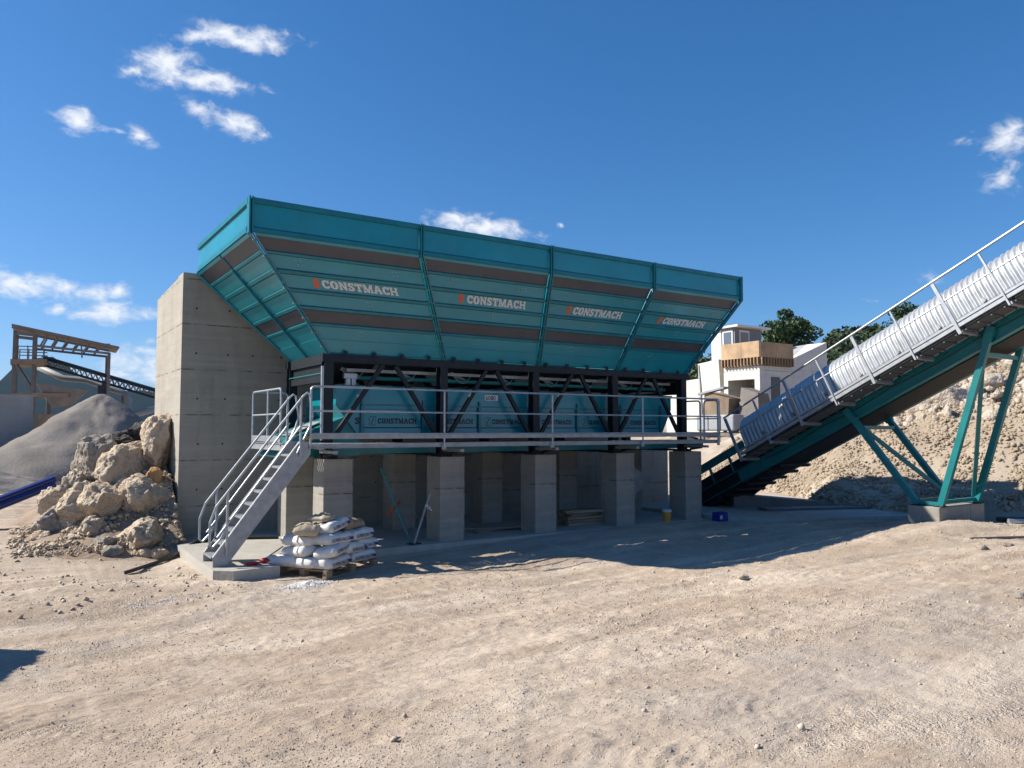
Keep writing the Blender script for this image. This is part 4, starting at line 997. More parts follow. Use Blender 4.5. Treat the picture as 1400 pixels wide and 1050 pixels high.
BAGS = [  # u, v, z, yaw offset (deg), tilt x, tilt y, material, printed, label
    (.34, .20, .142, 4, 0, -2, 'bag', 1, 'white bag at the front of the bottom layer, bulging over the pallet corner'),
    (1.07, .22, .142, -3, 0, 0, 'bag', 1, 'white bag at the right of the bottom layer, above the last pallet block'),
    (.14, .56, .142, 86, 0, 2, 'bag', 0, 'white bag with its end showing, second from the front corner in the bottom layer'),
    (.10, .98, .142, 92, 0, 4, 'bag', 0, 'white bag at the far left end of the bottom layer'),
    (.36, .17, .335, 14, -10, -4, 'bag', 1, 'large tilted white bag with blue block, front of the second layer'),
    (.86, .24, .330, 10, 6, 3, 'bag', 1, 'slumped white bag in the middle of the second layer'),
    (1.22, .28, .330, -4, 0, 0, 'bag', 1, 'white bag at the right end of the second layer'),
    (.16, .68, .318, 74, 0, 5, 'bag', 0, 'creased white bag at the left end of the second layer'),
    (.42, .24, .530, -2, 0, 0, 'bag', 1, 'straight white bag at the front left of the third layer'),
    (1.10, .27, .525, 2, 0, 0, 'bag', 1, 'neat white bag at the right of the third layer, below the brown bag'),
    (.18, .70, .500, 80, 0, 2, 'bag', 0, 'short white bag end at the left of the third layer, below the limp beige bag'),
    (.52, .34, .725, 8, -8, -8, 'bag', 1, 'bulging white bag on the fourth layer, near the top of the heap'),
    (.14, .55, .690, 30, 4, 8, 'bag_beige', 0, 'limp beige bag hanging over the left of the heap'),
    (1.02, .40, .715, 4, 0, 0, 'bag_brown', 0, 'crumpled brown bag on top at the right'),
    (.55, .52, .900, 14, 0, 8, 'bag_beige', 0, 'half empty beige bag lying on the very top of the heap')]
for i, (u, v, z, yw, tx, ty, mm, pr, lb) in enumerate(BAGS):
    crump = mm != 'bag'
    me = bag_mesh('cement_bag', 40 + i, .70 if not crump else .64, .46, .194 if i not in (14,) else .11, .0 if not crump else .04, .020 if not crump else .038)
    p = PP(u, v, z)
    o = link('cement_bag', me, M[mm], o=p, smooth=True, label=lb, cat='bag', group='bags heaped on the wooden pallet')
    o.rotation_euler = Euler((R(tx), R(ty), pzr + R(yw)))
    if pr:
        text_mesh('print', 'SUPERCALCIT', .078, M['print'], o, Matrix.Translation(Vector((-.27, -.2365, .066))) @ Euler((R(90), 0, 0)).to_matrix().to_4x4(), .002)
        b = MB(); q = Vector(p); b.add([q + Vector(t) for t in ((.20, -.2365, .066), (.29, -.2355, .066), (.29, -.2355, .112), (.20, -.2365, .112))], [(0, 1, 2, 3)]); b.build('print_block', M['print_block'], o)

# ---- small white chippings spilt in front of the pallet
r = np.random.default_rng(4); n = 2200
gx_, gy_ = r.normal(size=(2, n)); rad = np.minimum(np.hypot(gx_, gy_) / 2.2, 1)
x = 4.22 + .20 * gx_ + .05 * gy_; y = 12.42 + .13 * gy_ + .02 * np.sin(gx_ * 5)
s = r.uniform(.005, .016, n)
link('white_chippings', scatter_mesh('white_chippings', np.stack([x, y, gz(x, y) + .04 * (1 - rad) ** 2 + s * .2], -1), s, 8, 0), M['white_chip'], kind='stuff', label='small spill of white chippings in front of the bags')

# ---- white powder trodden into the yard near the stairs
r = np.random.default_rng(14); n = 900
rad = np.sqrt(r.uniform(0, 1, n)) ** 1.3; an = r.uniform(0, 2 * math.pi, n)
x = 2.1 + .60 * rad * np.cos(an) + .25 * rad * np.sin(an); y = 12.35 + .34 * rad * np.sin(an) - .12 * rad * np.cos(an)
kp = fbm(x * 3, y * 4, 0, 5, 3) > -.05; x, y, n = x[kp], y[kp], int(kp.sum())
s = r.uniform(.004, .012, n)
link('powder_spill', scatter_mesh('powder_spill', np.stack([x, y, gz(x, y) + .004], -1), s, 18, 0, .3, .3), M['white_chip'], kind='stuff', label='white powder spilt and trodden into the yard left of the stairs')

# ================================================================== SMALL THINGS UNDER THE BINS
b = MB(); b.tube([(6.62, 14.95, 1.60), (7.02, 14.35, SZ + .03)], .022, 8); pole = b.build('green_pole', M['teal_beam'], loc=(7.0, 14.4, SZ), label='thin green pole leaning against the first pillar', cat='pole')
b = MB(); b.bar((6.95, 14.30, SZ + .012), (7.2, 14.30, SZ + .012), .16, .02); b.build('foot_plate', M['frame'], pole)
b = MB(); b.tube([(7.50, 14.42, 1.10), (7.0 + .05, 14.05 + .2, SZ + .02)], .025, 8); prop = b.build('steel_prop', M['galv_dull'], loc=(7.05, 14.25, SZ), label='grey prop leaning on the left side of the second front pillar', cat='prop')
b = MB(); b.tube([(7.36, 14.34, .86), (7.42, 14.36, .84), (7.44, 14.30, .80), (7.37, 14.29, .79), (7.35, 14.36, .84), (7.46, 14.27, .74)], .012, 6); b.build('rag_knot', M['bag'], prop)
b = MB(); b.bar((6.75, 14.9, SZ + .55), (6.90, 14.62, SZ + .85), .025, .06); b.build('orange_board', M['rust_orange'], loc=(6.8, 14.8, SZ), label='dull orange strip standing in the shade beside the green pole', cat='strip')
# timber stack
tsx, tsy = 12.0, 14.9
stack = thing('timber_stack', (tsx, tsy, SZ), 'small stack of short timber boards in the shade by a pillar', 'timber stack')
rr = random.Random(5)
for i in range(5):
    for j in range(2):
        b = MB(); a = rr.uniform(-.08, .08); z = SZ + i * .075
        b.bar((tsx - .55, tsy + j * .22 + a, z + .037), (tsx + .5, tsy + j * .22 - a, z + .037), .18, .065); b.build('board', M['rust'] if (i + j) % 2 else M['wood'], stack)
# planks flat on the slab
for i, (x0, y0, x1, y1) in enumerate(((8.9, 14.9, 10.1, 15.5), (9.0, 15.1, 10.3, 15.2), (8.8, 15.4, 10.2, 15.0))):
    b = MB(); b.bar((x0, y0, SZ + .015 + .027 * i), (x1, y1, SZ + .015 + .027 * i), .10, .022); b.build('plank', M['wood'], loc=((x0 + x1) / 2, (y0 + y1) / 2, SZ), label=['lowest thin plank of three crossed on the slab right of the second pillar', 'middle thin plank of three crossed on the slab right of the second pillar', 'topmost thin plank of three crossed on the slab right of the second pillar'][i], cat='plank', group='thin planks crossed on the slab')
# yellow bucket
bx, by = 15.0, 14.95
bx, by = 14.15, 14.25
bz = float(gz(bx, by))
bk = thing('bucket', (bx, by, max(bz, SZ)), 'yellow bucket with a white rim standing left of the last front pillar', 'bucket')
zz = max(bz, SZ)
b = MB(); b.tube([(bx, by, zz), (bx, by, zz + .25)], [.085, .11], 18); b.build('body', M['yellow'], bk)
b = MB(); b.tube([(bx, by, zz + .25), (bx, by, zz + .29), (bx, by, zz + .31)], [.116, .12, .09], 18); b.build('lid', M['bag'], bk)
b = MB(); b.tube([(bx - .11, by - .02, zz + .23), (bx - .09, by - .10, zz + .14), (bx, by - .13, zz + .11), (bx + .09, by - .10, zz + .14), (bx + .11, by - .02, zz + .23)], .005, 5); b.build('handle', M['galv_dull'], bk)
# blue crate
cx0, cy0 = 15.55, 13.75; cz0 = max(float(gz(cx0, cy0)), .06)
cr = thing('blue_crate', (cx0, cy0, cz0), 'small blue plastic crate on the ground at the conveyor tail', 'crate')
for a in ((cx0 - .16, cx0 + .16, cy0 - .12, cy0 - .105), (cx0 - .16, cx0 + .16, cy0 + .105, cy0 + .12), (cx0 - .16, cx0 - .145, cy0 - .103, cy0 + .103), (cx0 + .145, cx0 + .16, cy0 - .103, cy0 + .103)):
    b = MB(); b.box(*a, cz0, cz0 + .22); b.build('side', M['blue_crate'], cr)
b = MB(); b.box(cx0 - .143, cx0 + .143, cy0 - .103, cy0 + .103, cz0 + .005, cz0 + .02); b.build('bottom', M['blue_crate'], cr)
b = MB(); b.box(cx0 - .13, cx0 - .05, cy0 - .126, cy0 - .122, cz0 + .06, cz0 + .15); b.build('paper_label', M['white'], cr)
# pale triangular sheet leaning under the right end
b = MB(); b.add([(14.05, 15.8, .35), (14.95, 15.6, 1.05), (14.05, 15.8, 1.6), (14.05, 15.82, .35), (14.95, 15.62, 1.05), (14.05, 15.82, 1.6)], [(0, 1, 2), (5, 4, 3), (0, 2, 5, 3), (0, 3, 4, 1), (1, 4, 5, 2)])
b.build('steel_chute', M['galv_dull'], loc=(14.3, 15.8, .35), label='pale triangular steel sheet hanging in the dark right end below the bins', cat='sheet')
# red gloves and a rod on the stair foundation
def blob(name, me, m, p, **k): return link(name, me, m, o=Vector(p), smooth=True, **k)
blob('work_glove', rock_mesh('work_glove', 71, (.12, .07, .035), 3, 6, .12), M['red'], (3.66, 13.62, SZ + .03), label='red work glove on the stair slab, left of the pair', cat='glove', group='red gloves on the slab')
blob('work_glove', rock_mesh('work_glove', 72, (.17, .09, .05), 3, 6, .14), M['red'], (3.94, 13.72, SZ + .04), label='larger crumpled red glove beside the metal rod', cat='glove', group='red gloves on the slab')
b = MB(); b.tube([(3.80, 13.66, SZ + .03), (4.30, 14.0, SZ + .22)], .012, 6); b.build('metal_rod', M['oldsteel'], loc=(3.8, 13.66, SZ), label='thin metal rod propped over the red gloves', cat='rod')
b = MB(); b.box(3.20, 3.42, 13.60, 13.72, -.22, .06); b.build('timber_wedge', M['rust'], loc=(3.3, 13.65, -.2), label='brown timber wedge under the stair foot', cat='wedge') if False else None
# black hose beside the wall
pts = [(1.9, 15.2), (2.4, 15.9), (2.9, 16.5), (3.4, 16.9), (4.2, 17.0), (5.0, 16.6)]
b = MB(); b.tube([(x, y, max(float(gz(x, y)), SZ if x > 2.95 else -1) + .035) for x, y in pts], .035, 8); b.build('black_hose', M['darkrubber'], loc=(2.4, 15.9, 0), label='black hose running along the foot of the concrete wall', cat='hose')
# plates and pipes on the right apron
b = MB(); b.hexa([(17.9, 15.3, .16), (21.3, 13.6, .16), (21.6, 14.3, .16), (18.2, 15.9, .16), (17.9, 15.3, .52), (21.3, 13.6, .19), (21.6, 14.3, .19), (18.2, 15.9, .54)])
b.build('steel_ramp_plate', M['oldsteel'], loc=(19.5, 14.8, .16), label='dark wedge shaped steel plate lying before the gravel bank', cat='plate')
b = MB(); b.bar((17.9, 14.3, .19), (21.2, 12.9, .19), .5, .05); b.build('timber_beam', M['oldsteel'], loc=(19.5, 13.6, .16), label='flat dark beam lying on the apron in front of the wedge plate', cat='beam')
for i, (off, m_, lb) in enumerate(((0, 'galv', 'pale pipe lying on the ground right of the concrete footing'), (.22, 'darkrubber', 'black hose lying behind the pale pipe at the right edge'))):
    b = MB(); pts = [(19.4, 8.6 + off), (20.2, 8.15 + off), (21.4, 7.3 + off), (22.8, 6.4 + off)]
    b.tube([(x, y, float(gz(x, y)) + .07 + .03 * i) for x, y in pts], .06, 8); b.build('ground_pipe', M[m_], loc=(20.2, 8.2 + off, .1), label=lb, cat='pipe' if i == 0 else 'hose')
b = MB()
z = float(gz(15.3, 6.3)); b.box(14.95, 15.25, 6.15, 6.32, z, z + .07); b.box(15.3, 15.6, 6.0, 6.12, z, z + .05); b.build('scrap_block', M['teal_beam'], loc=(15.1, 6.2, z), label='small blue grey scrap piece on the yard near the right edge', cat='scrap')
z = float(gz(15.8, 7.0)); b = MB(); b.bar((15.0, 7.3, z + .02), (17.4, 6.2, z + .03), .05, .04); b.build('steel_bar', M['oldsteel'], loc=(15.8, 7, z), label='thin dark bar lying on the yard at the right', cat='bar')

# ================================================================== BOULDER HEAP left of the wall
def gm(x, y):       # rubble mound leaning on the wall
    d = sst(.2, 3.3, x) * sst(16.2, 20.5, y) * sst(30, 24, y)
    return gz(x, y, False) + 2.15 * d + .10 * fbm(x * 1.6, y * 1.6, 0, 51, 3) * sst(0, .25, d)
xs = np.arange(-3.0, 3.27, .09); ys = np.arange(14.8, 30, .12)
MX, MY = np.meshgrid(xs, ys); MZ = gm(MX, MY) + .02 * fbm(MX * 7, MY * 7, 0, 66, 2) - .03
i_ = np.arange(MX.size).reshape(MX.shape)
link('rubble_mound', npmesh('rubble_mound', np.stack([MX, MY, MZ], -1).reshape(-1, 3), np.stack([i_[:-1, :-1], i_[:-1, 1:], i_[1:, 1:], i_[1:, :-1]], -1).reshape(-1, 4)), M['mound'], smooth=True, kind='structure', label='brown rubble mound leaning on the concrete wall')
FCAM = Vector((math.sin(R(33.5)), math.cos(R(33.5)), 0))
BOULDERS = [  # x, y, z, half sizes, yaw, material, label
    (3.02, 19.35, 2.02, (.34, .50, .66), 10, 'rock', 'tall smooth beige slab leaning on the wall at the top of the heap'),
    (1.65, 20.0, 1.70, (.42, .45, .50), 35, 'rock_grey', 'grey topped boulder on the upper left shoulder of the heap'),
    (2.25, 19.3, 1.55, (.52, .42, .44), 70, 'rock', 'rugged beige boulder near the top, right of the grey topped one'),
    (2.62, 18.3, .92, (.50, .42, .46), 20, 'rock', 'big beige boulder against the wall at half height'),
    (1.80, 18.5, .80, (.54, .44, .46), 55, 'rock', 'deeply pitted beige boulder in the middle of the heap'),
    (1.22, 18.9, .72, (.44, .42, .52), 40, 'rock', 'beige boulder with a flat face, left of the pitted one'),
    (.86, 18.9, .45, (.26, .30, .42), 15, 'rock', 'narrow upright beige rock in the left part of the heap'),
    (.60, 19.1, .42, (.34, .34, .34), 65, 'rock_grey', 'pale grey boulder at the far left foot of the heap'),
    (.80, 19.7, .82, (.34, .36, .34), 25, 'rock', 'rounded beige boulder behind the narrow upright rock'),
    (1.15, 19.7, 1.10, (.24, .26, .38), 5, 'rock', 'pointed beige rock below the grey topped boulder'),
    (2.32, 17.25, .20, (.58, .40, .34), 60, 'rock', 'wide reddish beige boulder at the foot of the heap'),
    (1.62, 17.35, .12, (.30, .28, .24), 10, 'rock_grey', 'small greyish boulder left of the wide foot boulder'),
    (1.68, 16.75, -.02, (.21, .20, .16), 40, 'rock_grey', 'small smooth grey stone in front of the heap'),
    (2.42, 16.6, .0, (.15, .14, .12), 15, 'rock', 'round tan stone in front of the wide foot boulder'),
    (2.22, 16.65, -.02, (.12, .11, .10), 30, 'rock', 'little angular stone left of the round tan stone'),
    (2.66, 16.45, .0, (.17, .14, .13), 55, 'rock', 'white topped stone nearest the wall corner'),
    (2.74, 17.15, .12, (.26, .18, .15), 20, 'rock', 'long low stone beside the wall foot'),
    (2.95, 16.75, -.02, (.14, .12, .10), 70, 'rock_grey', 'small grey stone right at the corner of the wall foot'),
    (2.85, 18.55, 1.42, (.17, .17, .16), 0, 'rock_orange', 'small ochre stone wedged against the wall'),
    (1.95, 18.1, .36, (.26, .22, .12), 10, 'rock_dark', 'dark rubble lump under the pitted boulder'),
    (1.45, 19.2, 1.12, (.34, .28, .14), 40, 'rock_dark', 'dark rubble lump between the upper boulders'),
    (2.30, 20.3, 2.10, (.55, .45, .22), 35, 'rock_dark', 'long dark broken asphalt lump on the upper edge of the heap'),
    (2.75, 20.3, 2.38, (.35, .35, .2), 15, 'rock_dark', 'dark broken asphalt lump behind the tall slab'),
    (2.15, 18.9, 1.12, (.30, .28, .26), 25, 'rock', 'chunky beige rock filling the gap above the pitted boulder'),
    (1.35, 18.1, .35, (.30, .28, .24), 80, 'rock', 'low beige rock below the flat faced boulder'),
    (2.95, 17.75, .42, (.26, .24, .24), 45, 'rock_grey', 'grey beige rock tucked under the big wall boulder'),
    (.35, 18.7, .18, (.22, .2, .16), 30, 'rock', 'small beige rock at the left foot of the heap'),
    (1.05, 18.1, .15, (.24, .2, .17), 110, 'rock', 'small sloping rock below the narrow upright rock'),
    (2.55, 19.5, 1.95, (.26, .24, .22), 60, 'rock', 'angular beige rock beside the tall smooth slab')]
for i, (x, y, z, d, yw, mm, lb) in enumerate(BOULDERS):
    d = tuple(q * 1.34 for q in d); x, y, z = .48 + x * .83, y + .24, z - .04
    me = rock_mesh('boulder', 500 + i, d, 5 if max(d) > .3 else 4, 17, .055 if mm != 'rock_dark' else .10, .55, .08)
    o = link('boulder', me, M[mm], o=Vector((x, y, z)), label=lb, cat='boulder' if max(d) > .2 else 'stone', group='boulders heaped against the wall')
    o.rotation_euler = (R(8 * math.sin(i * 2.1)), R(10 * math.cos(i * 1.3)), R(yw))
r = np.random.default_rng(21); n = 6500
x = r.uniform(.2, 3.2, n); y = r.uniform(17.0, 21.5, n); s = .009 * (8 ** (r.uniform(0, 1, n) ** 3.0))
kp = vnoise(x * 1.3, y * 1.3, 0, 73) > -.35; x, y, s = x[kp], y[kp], s[kp]
link('rubble_stones', scatter_mesh('rubble_stones', np.stack([x, y, gm(x, y) + s * .2], -1), s, 9, 1, .42), M['rock'], kind='stuff', label='small broken stones strewn over the rubble mound')

# blue pipes bundle
for i, (dz, dy) in enumerate(((0, 0), (.0, .19), (.16, .09), (.17, .28))):
    a = Vector((-1.1, 22.0 + dy, .06 + dz)); c = Vector((1.15, 22.4 + dy, 1.05 + dz * .8))
    b = MB(); b.tube([a, a.lerp(c, .5) + Vector((0, 0, .03)), c], .085, 12)
    b.build('blue_pipe', M['blue'], loc=a, label=['lowest front blue pipe of the bundle at the left edge', 'lowest rear blue pipe of the bundle at the left edge', 'upper front blue pipe of the bundle at the left edge', 'topmost blue pipe of the bundle at the left edge'][i], cat='pipe', group='blue pipes lying left of the boulders')
b = MB(); b.add([(-6, 18.5, -.1), (.4, 21.3, -.1), (.2, 24, -.1), (-6, 24, -.1), (-5, 20.6, .05), (-.4, 22.0, .22), (-.6, 23.2, .3), (-5, 23.2, .2)], [(0, 1, 5, 4), (1, 2, 6, 5), (2, 3, 7, 6), (3, 0, 4, 7), (4, 5, 6, 7)])
b.build('sand_bank', M['mound'], kind='structure', label='low sandy bank under the blue pipes')

# ================================================================== LEFT BACKGROUND: gravel piles, bunker wall, screening plant
def cone(name, cx, cy, z0, h, rx, ry, seed, label, spur=None):
    n = 96; m = 46; V = []
    for j in range(m + 1):
        t = j / m
        for i in range(n):
            a = 2 * math.pi * i / n
            k = 1.0
            if spur: k += spur[1] * math.exp(-((math.atan2(math.sin(a - spur[0]), math.cos(a - spur[0]))) / spur[2]) ** 2) * t
            V.append((cx + rx * t * k * math.cos(a), cy + ry * t * k * math.sin(a), z0 + h * (1 - (math.sqrt(t * t + .0025) - .05) / .951)))
    V = np.array(V); V[:, 2] += .10 * fbm(V[:, 0] * .8, V[:, 1] * .8, 0, seed, 4); V[:, :2] += (.12 * fbm(V[:, 0] * 1.3, V[:, 2] * 1.3, 0, seed + 3, 3))[:, None]
    Fc = [(j * n + i, j * n + (i + 1) % n, (j + 1) * n + (i + 1) % n, (j + 1) * n + i) for j in range(m) for i in range(n)]
    me = npmesh(name, V - np.array([cx, cy, z0]), np.array(Fc))
    return link(name, me, M['gravel_grey'], o=Vector((cx, cy, z0)), smooth=True, label=label, cat='gravel pile', group='grey gravel stockpiles')
cone('gravel_pile', 4.5, 47.5, -.2, 4.6, 6.6, 6.6, 4, 'tall conical grey gravel pile left of the boulders', (math.pi * 1.25, .5, .55))
cone('gravel_pile', -1.8, 36.5, -.2, 1.5, 4.6, 4.0, 6, 'low rounded gravel pile in front of the bunker wall')
b = MB(); b.box(-13, 1.35, 49.0, 50.4, -.3, 4.3); b.build('bunker_wall', M['far_concrete'], loc=(-4, 49.7, -.3), label='shaded grey concrete bunker wall at the far left edge', cat='wall')

# screening plant: measured along its own axes, ex to the right in the view, ez up
sp_o = Vector((.46, 71.66, 0)); ex = Vector((.834, -.552, 0)).normalized(); ey = Vector((.05, 1, 0)).normalized()
spn = thing('screening_plant', sp_o, 'open rusty steel screening tower with a sloping roof truss behind the gravel pile', 'plant')
def Q(x, z, y=0): return sp_o + ex * x + ey * y + Vector((0, 0, z))
K = 63 / 1051 / 1.0
def S(px, py, y=0):      # size of the thing read off in photo pixels, in metres along its own axes
    return Q((px - 14) * .0571, 2.4 + (588 - py) * .0571, y)
for y in (0, 3.0):
    for (px, z0) in ((17, 451), (44, 453), (147, 482)):
        b = MB(); b.bar(S(px, 592, y), S(px, z0, y), .27 if px != 147 else .20, .2, (0, 1, 0)); b.build('post', M['oldsteel'], spn)
    b = MB(); b.bar(S(13, 446, y), S(150, 474, y), .2, .26, (0, 0, 1)); b.build('roof_beam', M['oldsteel'], spn)
    b = MB(); b.bar(S(45, 472, y), S(147, 483, y), .15, .18); b.build('lower_chord', M['oldsteel'], spn)
    b = MB(); b.bar(S(20, 455, y), S(46, 458, y), .15, .25); b.build('lower_chord', M['oldsteel'], spn)
    for k in range(6):
        a, c = 52 + k * 15, 60 + k * 15
        b = MB(); b.bar(S(a, 473 + k * 1.6, y), S(c, 458 + k * 3.0, y), .10, .10); b.build('truss_web', M['oldsteel'], spn)
    b = MB(); b.bar(S(18, 495, y), S(42, 531, y), .22, .2); b.build('brace', M['oldsteel'], spn)
    b = MB(); b.bar(S(14, 540, y), S(95, 540, y), .25, .3); b.build('beam', M['rust'], spn)
    b = MB(); b.tube([S(22, 473, y), S(62, 474, y)], .04, 6); b.build('rail', M['oldsteel'], spn)
    b = MB(); b.tube([S(22, 481, y), S(62, 482, y)], .04, 6); b.build('rail', M['oldsteel'], spn)
    for px in (22, 35, 57):
        b = MB(); b.tube([S(px, 472, y), S(px, 491, y)], .04, 6); b.build('rail_post', M['oldsteel'], spn)
b = MB(); b.hexa([S(12, 498, -.3), S(62, 498, -.3), S(62, 498, 3.3), S(12, 498, 3.3), S(12, 491, -.3), S(62, 491, -.3), S(62, 491, 3.3), S(12, 491, 3.3)]); b.build('deck', M['rust'], spn)
b = MB(); b.hexa([S(12, 445.5, -.6), S(160, 477, -.6), S(160, 477, 3.6), S(12, 445.5, 3.6), S(12, 443, -.6), S(160, 474.5, -.6), S(160, 474.5, 3.6), S(12, 443, 3.6)]); b.build('roof_sheet', M['oldsteel'], spn)
b = MB(); b.hexa([S(140, 474, .2), S(148, 474, .2), S(148, 474, 2), S(140, 474, 2), S(140, 469, .2), S(148, 469, .2), S(148, 469, 2), S(140, 469, 2)]); b.build('roof_box', M['oldsteel'], spn)
b = MB(); b.hexa([S(70, 556, .3), S(95, 556, .3), S(95, 556, 2.6), S(70, 556, 2.6), S(48, 524, -.2), S(120, 534, -.2), S(120, 534, 3.2), S(48, 524, 3.2)]); b.build('bin', M['oldsteel'], spn)
b = MB(); b.hexa([S(50, 600, .3), S(122, 600, .3), S(122, 600, 2.6), S(50, 600, 2.6), S(50, 566, .3), S(122, 566, .3), S(122, 566, 2.6), S(50, 566, 2.6)]); b.build('base_frame', M['rust'], spn)
b = MB(); b.bar(S(66, 566, 1), S(66, 545, 1), .3, .3); b.build('post', M['oldsteel'], spn)
b = MB(); b.hexa([S(133, 541, 0), S(147, 541, 0), S(147, 541, 2), S(133, 541, 2), S(133, 527, 0), S(147, 527, 0), S(147, 527, 2), S(133, 527, 2)]); b.build('drive_box', M['frame'], spn)
b = MB(); b.bar(S(108, 468, 0), S(110, 489, 0), .10, .14); b.build('hanging_bar', M['oldsteel'], spn)
b = MB(); b.tube([S(50, 497, 4), S(85, 513, 4), S(120, 516, 4), S(150, 527, 4), S(168, 532, 4), S(177, 536, 4), S(181, 545, 4), S(182, 560, 4), S(190, 566, 4), S(218, 558, 4)], .26, 8); b.build('dust_duct', M['tankgrey'], spn, smooth=True)
for px in (172, 185):
    b = MB(); b.bar(S(px, 600, 4), S(px, 538 if px == 172 else 570, 4), .2, .2); b.build('post', M['oldsteel'], spn)
# its stacking conveyor: a lattice truss
lc = thing('lattice_conveyor', S(140, 600, 1.5), 'dark lattice conveyor sloping down right from the screening tower', 'conveyor')
A, Bc = S(58, 488, 1.5), S(226, 537, 1.5)
for y in (-.45, .45):
    off = ey * y
    for dz in (.0, -.52):
        b = MB(); b.bar(A + off + Vector((0, 0, dz)), Bc + off + Vector((0, 0, dz)), .10, .12); b.build('chord', M['frame'], lc)
    for k in range(22):
        p0 = A.lerp(Bc, k / 22); p1 = A.lerp(Bc, (k + .5) / 22); p2 = A.lerp(Bc, (k + 1) / 22)
        b = MB(); b.bar(p0 + off + Vector((0, 0, -.5)), p1 + off, .05, .05); b.bar(p1 + off, p2 + off + Vector((0, 0, -.5)), .05, .05); b.build('lattice', M['oldsteel'], lc)
b = MB(); b.bar(A + Vector((0, 0, .16)), Bc + Vector((0, 0, .16)), .8, .10); b.build('belt', M['darkrubber'], lc)
for t in (.5, .97):
    p = A.lerp(Bc, t); b = MB(); b.bar(p + Vector((0, 0, -.5)), Vector((p.x, p.y, -.3)), .25, .25); b.build('support', M['oldsteel'], lc)
# far wooded mountains
def ridge(name, pts, depth, label, m, base=-40):
    b = MB(); n = len(pts)
    V = [(x, y, base) for x, y, z in pts] + [(x, y, z) for x, y, z in pts] + [(x + depth[0], y + depth[1], base) for x, y, z in pts]
    b.add(V, [(i, i + 1, n + i + 1, n + i) for i in range(n - 1)] + [(n + i, n + i + 1, 2 * n + i + 1, 2 * n + i) for i in range(n - 1)])
    return b.build(name, m, kind='structure', label=label, smooth=False)
pts = []
for i in range(60):
    t = i / 59; x = -1500 + t * 3000; y = 3000 - 150 * math.sin(t * 3)
    z = 150 + 90 * math.exp(-((t - .53) / .035) ** 2) + 35 * math.sin(t * 23) + 14 * math.sin(t * 61 + 1) - 60 * sst(.56, .62, t) + 8 * math.sin(t * 140)
    pts.append((x, y, float(z)))
ridge('wooded_mountain', pts, (0, 900), 'far wooded mountain ridge on the left horizon', M['mountain'])

# ================================================================== RIGHT BACKGROUND
def bank(x, y):
    t = x - 20.6 - np.maximum(0, y - 14.5) * .62 + .5 * fbm(x * .3, y * .3, 0, 15, 3)
    t = np.maximum(t, 0)
    cap = 7.6 - 5.0 * sst(19, 30, y)
    low = np.minimum(.52 * t, 2.6 + .10 * t)           # the gravel bank itself
    z = low + .42 * np.maximum(t - 7.0, 0) * sst(30, 19, y)
    z = cap * (1 - np.exp(-z / cap * 1.25))
    z = z + sst(0, 2, t) * (.22 * fbm(x * .45, y * .45, 0, 71, 4))
    far = np.hypot(x - 20, y - 20)
    q = x / np.maximum(y, 1.0)
    z = z + (14.5 * sst(1.33, 1.54, q) + 2 * sst(1.6, 2.1, q)) * sst(40, 130, far) + 8 * np.exp(-((q - 1.05) / .09) ** 2) * sst(55, 85, far)
    return z - .25 + .35 * sst(0, .4, t)
bxs = np.concatenate([np.arange(18, 46, .22), np.arange(46, 120, 1.5), np.arange(120, 420, 8)]); bys = np.concatenate([np.arange(-25, 4, 1.2), np.arange(4, 42, .26), np.arange(42, 120, 1.5), np.arange(120, 420, 8)])
BX_, BY_ = np.meshgrid(bxs, bys); BZ_ = bank(BX_, BY_) + .05 * fbm(BX_ * 2.5, BY_ * 2.5, 0, 77, 3) * (BX_ > 20)
i_ = np.arange(BX_.size).reshape(BX_.shape)
link('quarry_bank', npmesh('quarry_bank', np.stack([BX_, BY_, BZ_], -1).reshape(-1, 3), np.stack([i_[:-1, :-1], i_[:-1, 1:], i_[1:, 1:], i_[1:, :-1]], -1).reshape(-1, 4)), M['bank'], smooth=True, kind='structure', label='beige gravel and earth bank rising to the quarry at the right')
r = np.random.default_rng(33); n = 46000
x = 20.6 + 16 * r.uniform(0, 1, n) ** 1.3; y = r.uniform(3, 27, n); x = x + np.maximum(0, y - 14.5) * .62
s = .024 * (3.4 ** (r.uniform(0, 1, n) ** 1.7)); keep = (bank(x, y) > .05) & (x < 40)
x, y, s = x[keep], y[keep], s[keep]
s = s * (1 + 1.2 * sst(26, 33, x) * (r.uniform(0, 1, len(x)) > .8))
link('bank_gravel', scatter_mesh('bank_gravel', np.stack([x, y, bank(x, y) + s * .2], -1), s, 19, 1, .36), M['bank_stone'], kind='stuff', label='coarse beige gravel covering the bank behind the trestle')
r = np.random.default_rng(37); n = 2400
x = r.uniform(25.5, 39, n); y = r.uniform(4, 24, n); keep = vnoise(x * .35, y * .35, 0, 91) + .25 * vnoise(x, y, 0, 92) > .0; x, y = x[keep], y[keep]
s = .09 * (3.4 ** (r.uniform(0, 1, len(x)) ** 2.0))
link('quarry_rubble', scatter_mesh('quarry_rubble', np.stack([x, y, bank(x, y) + s * .25], -1), s, 29, 1, .40), M['rock_white'], kind='stuff', label='broken white quarry rock strewn over the upper bank')
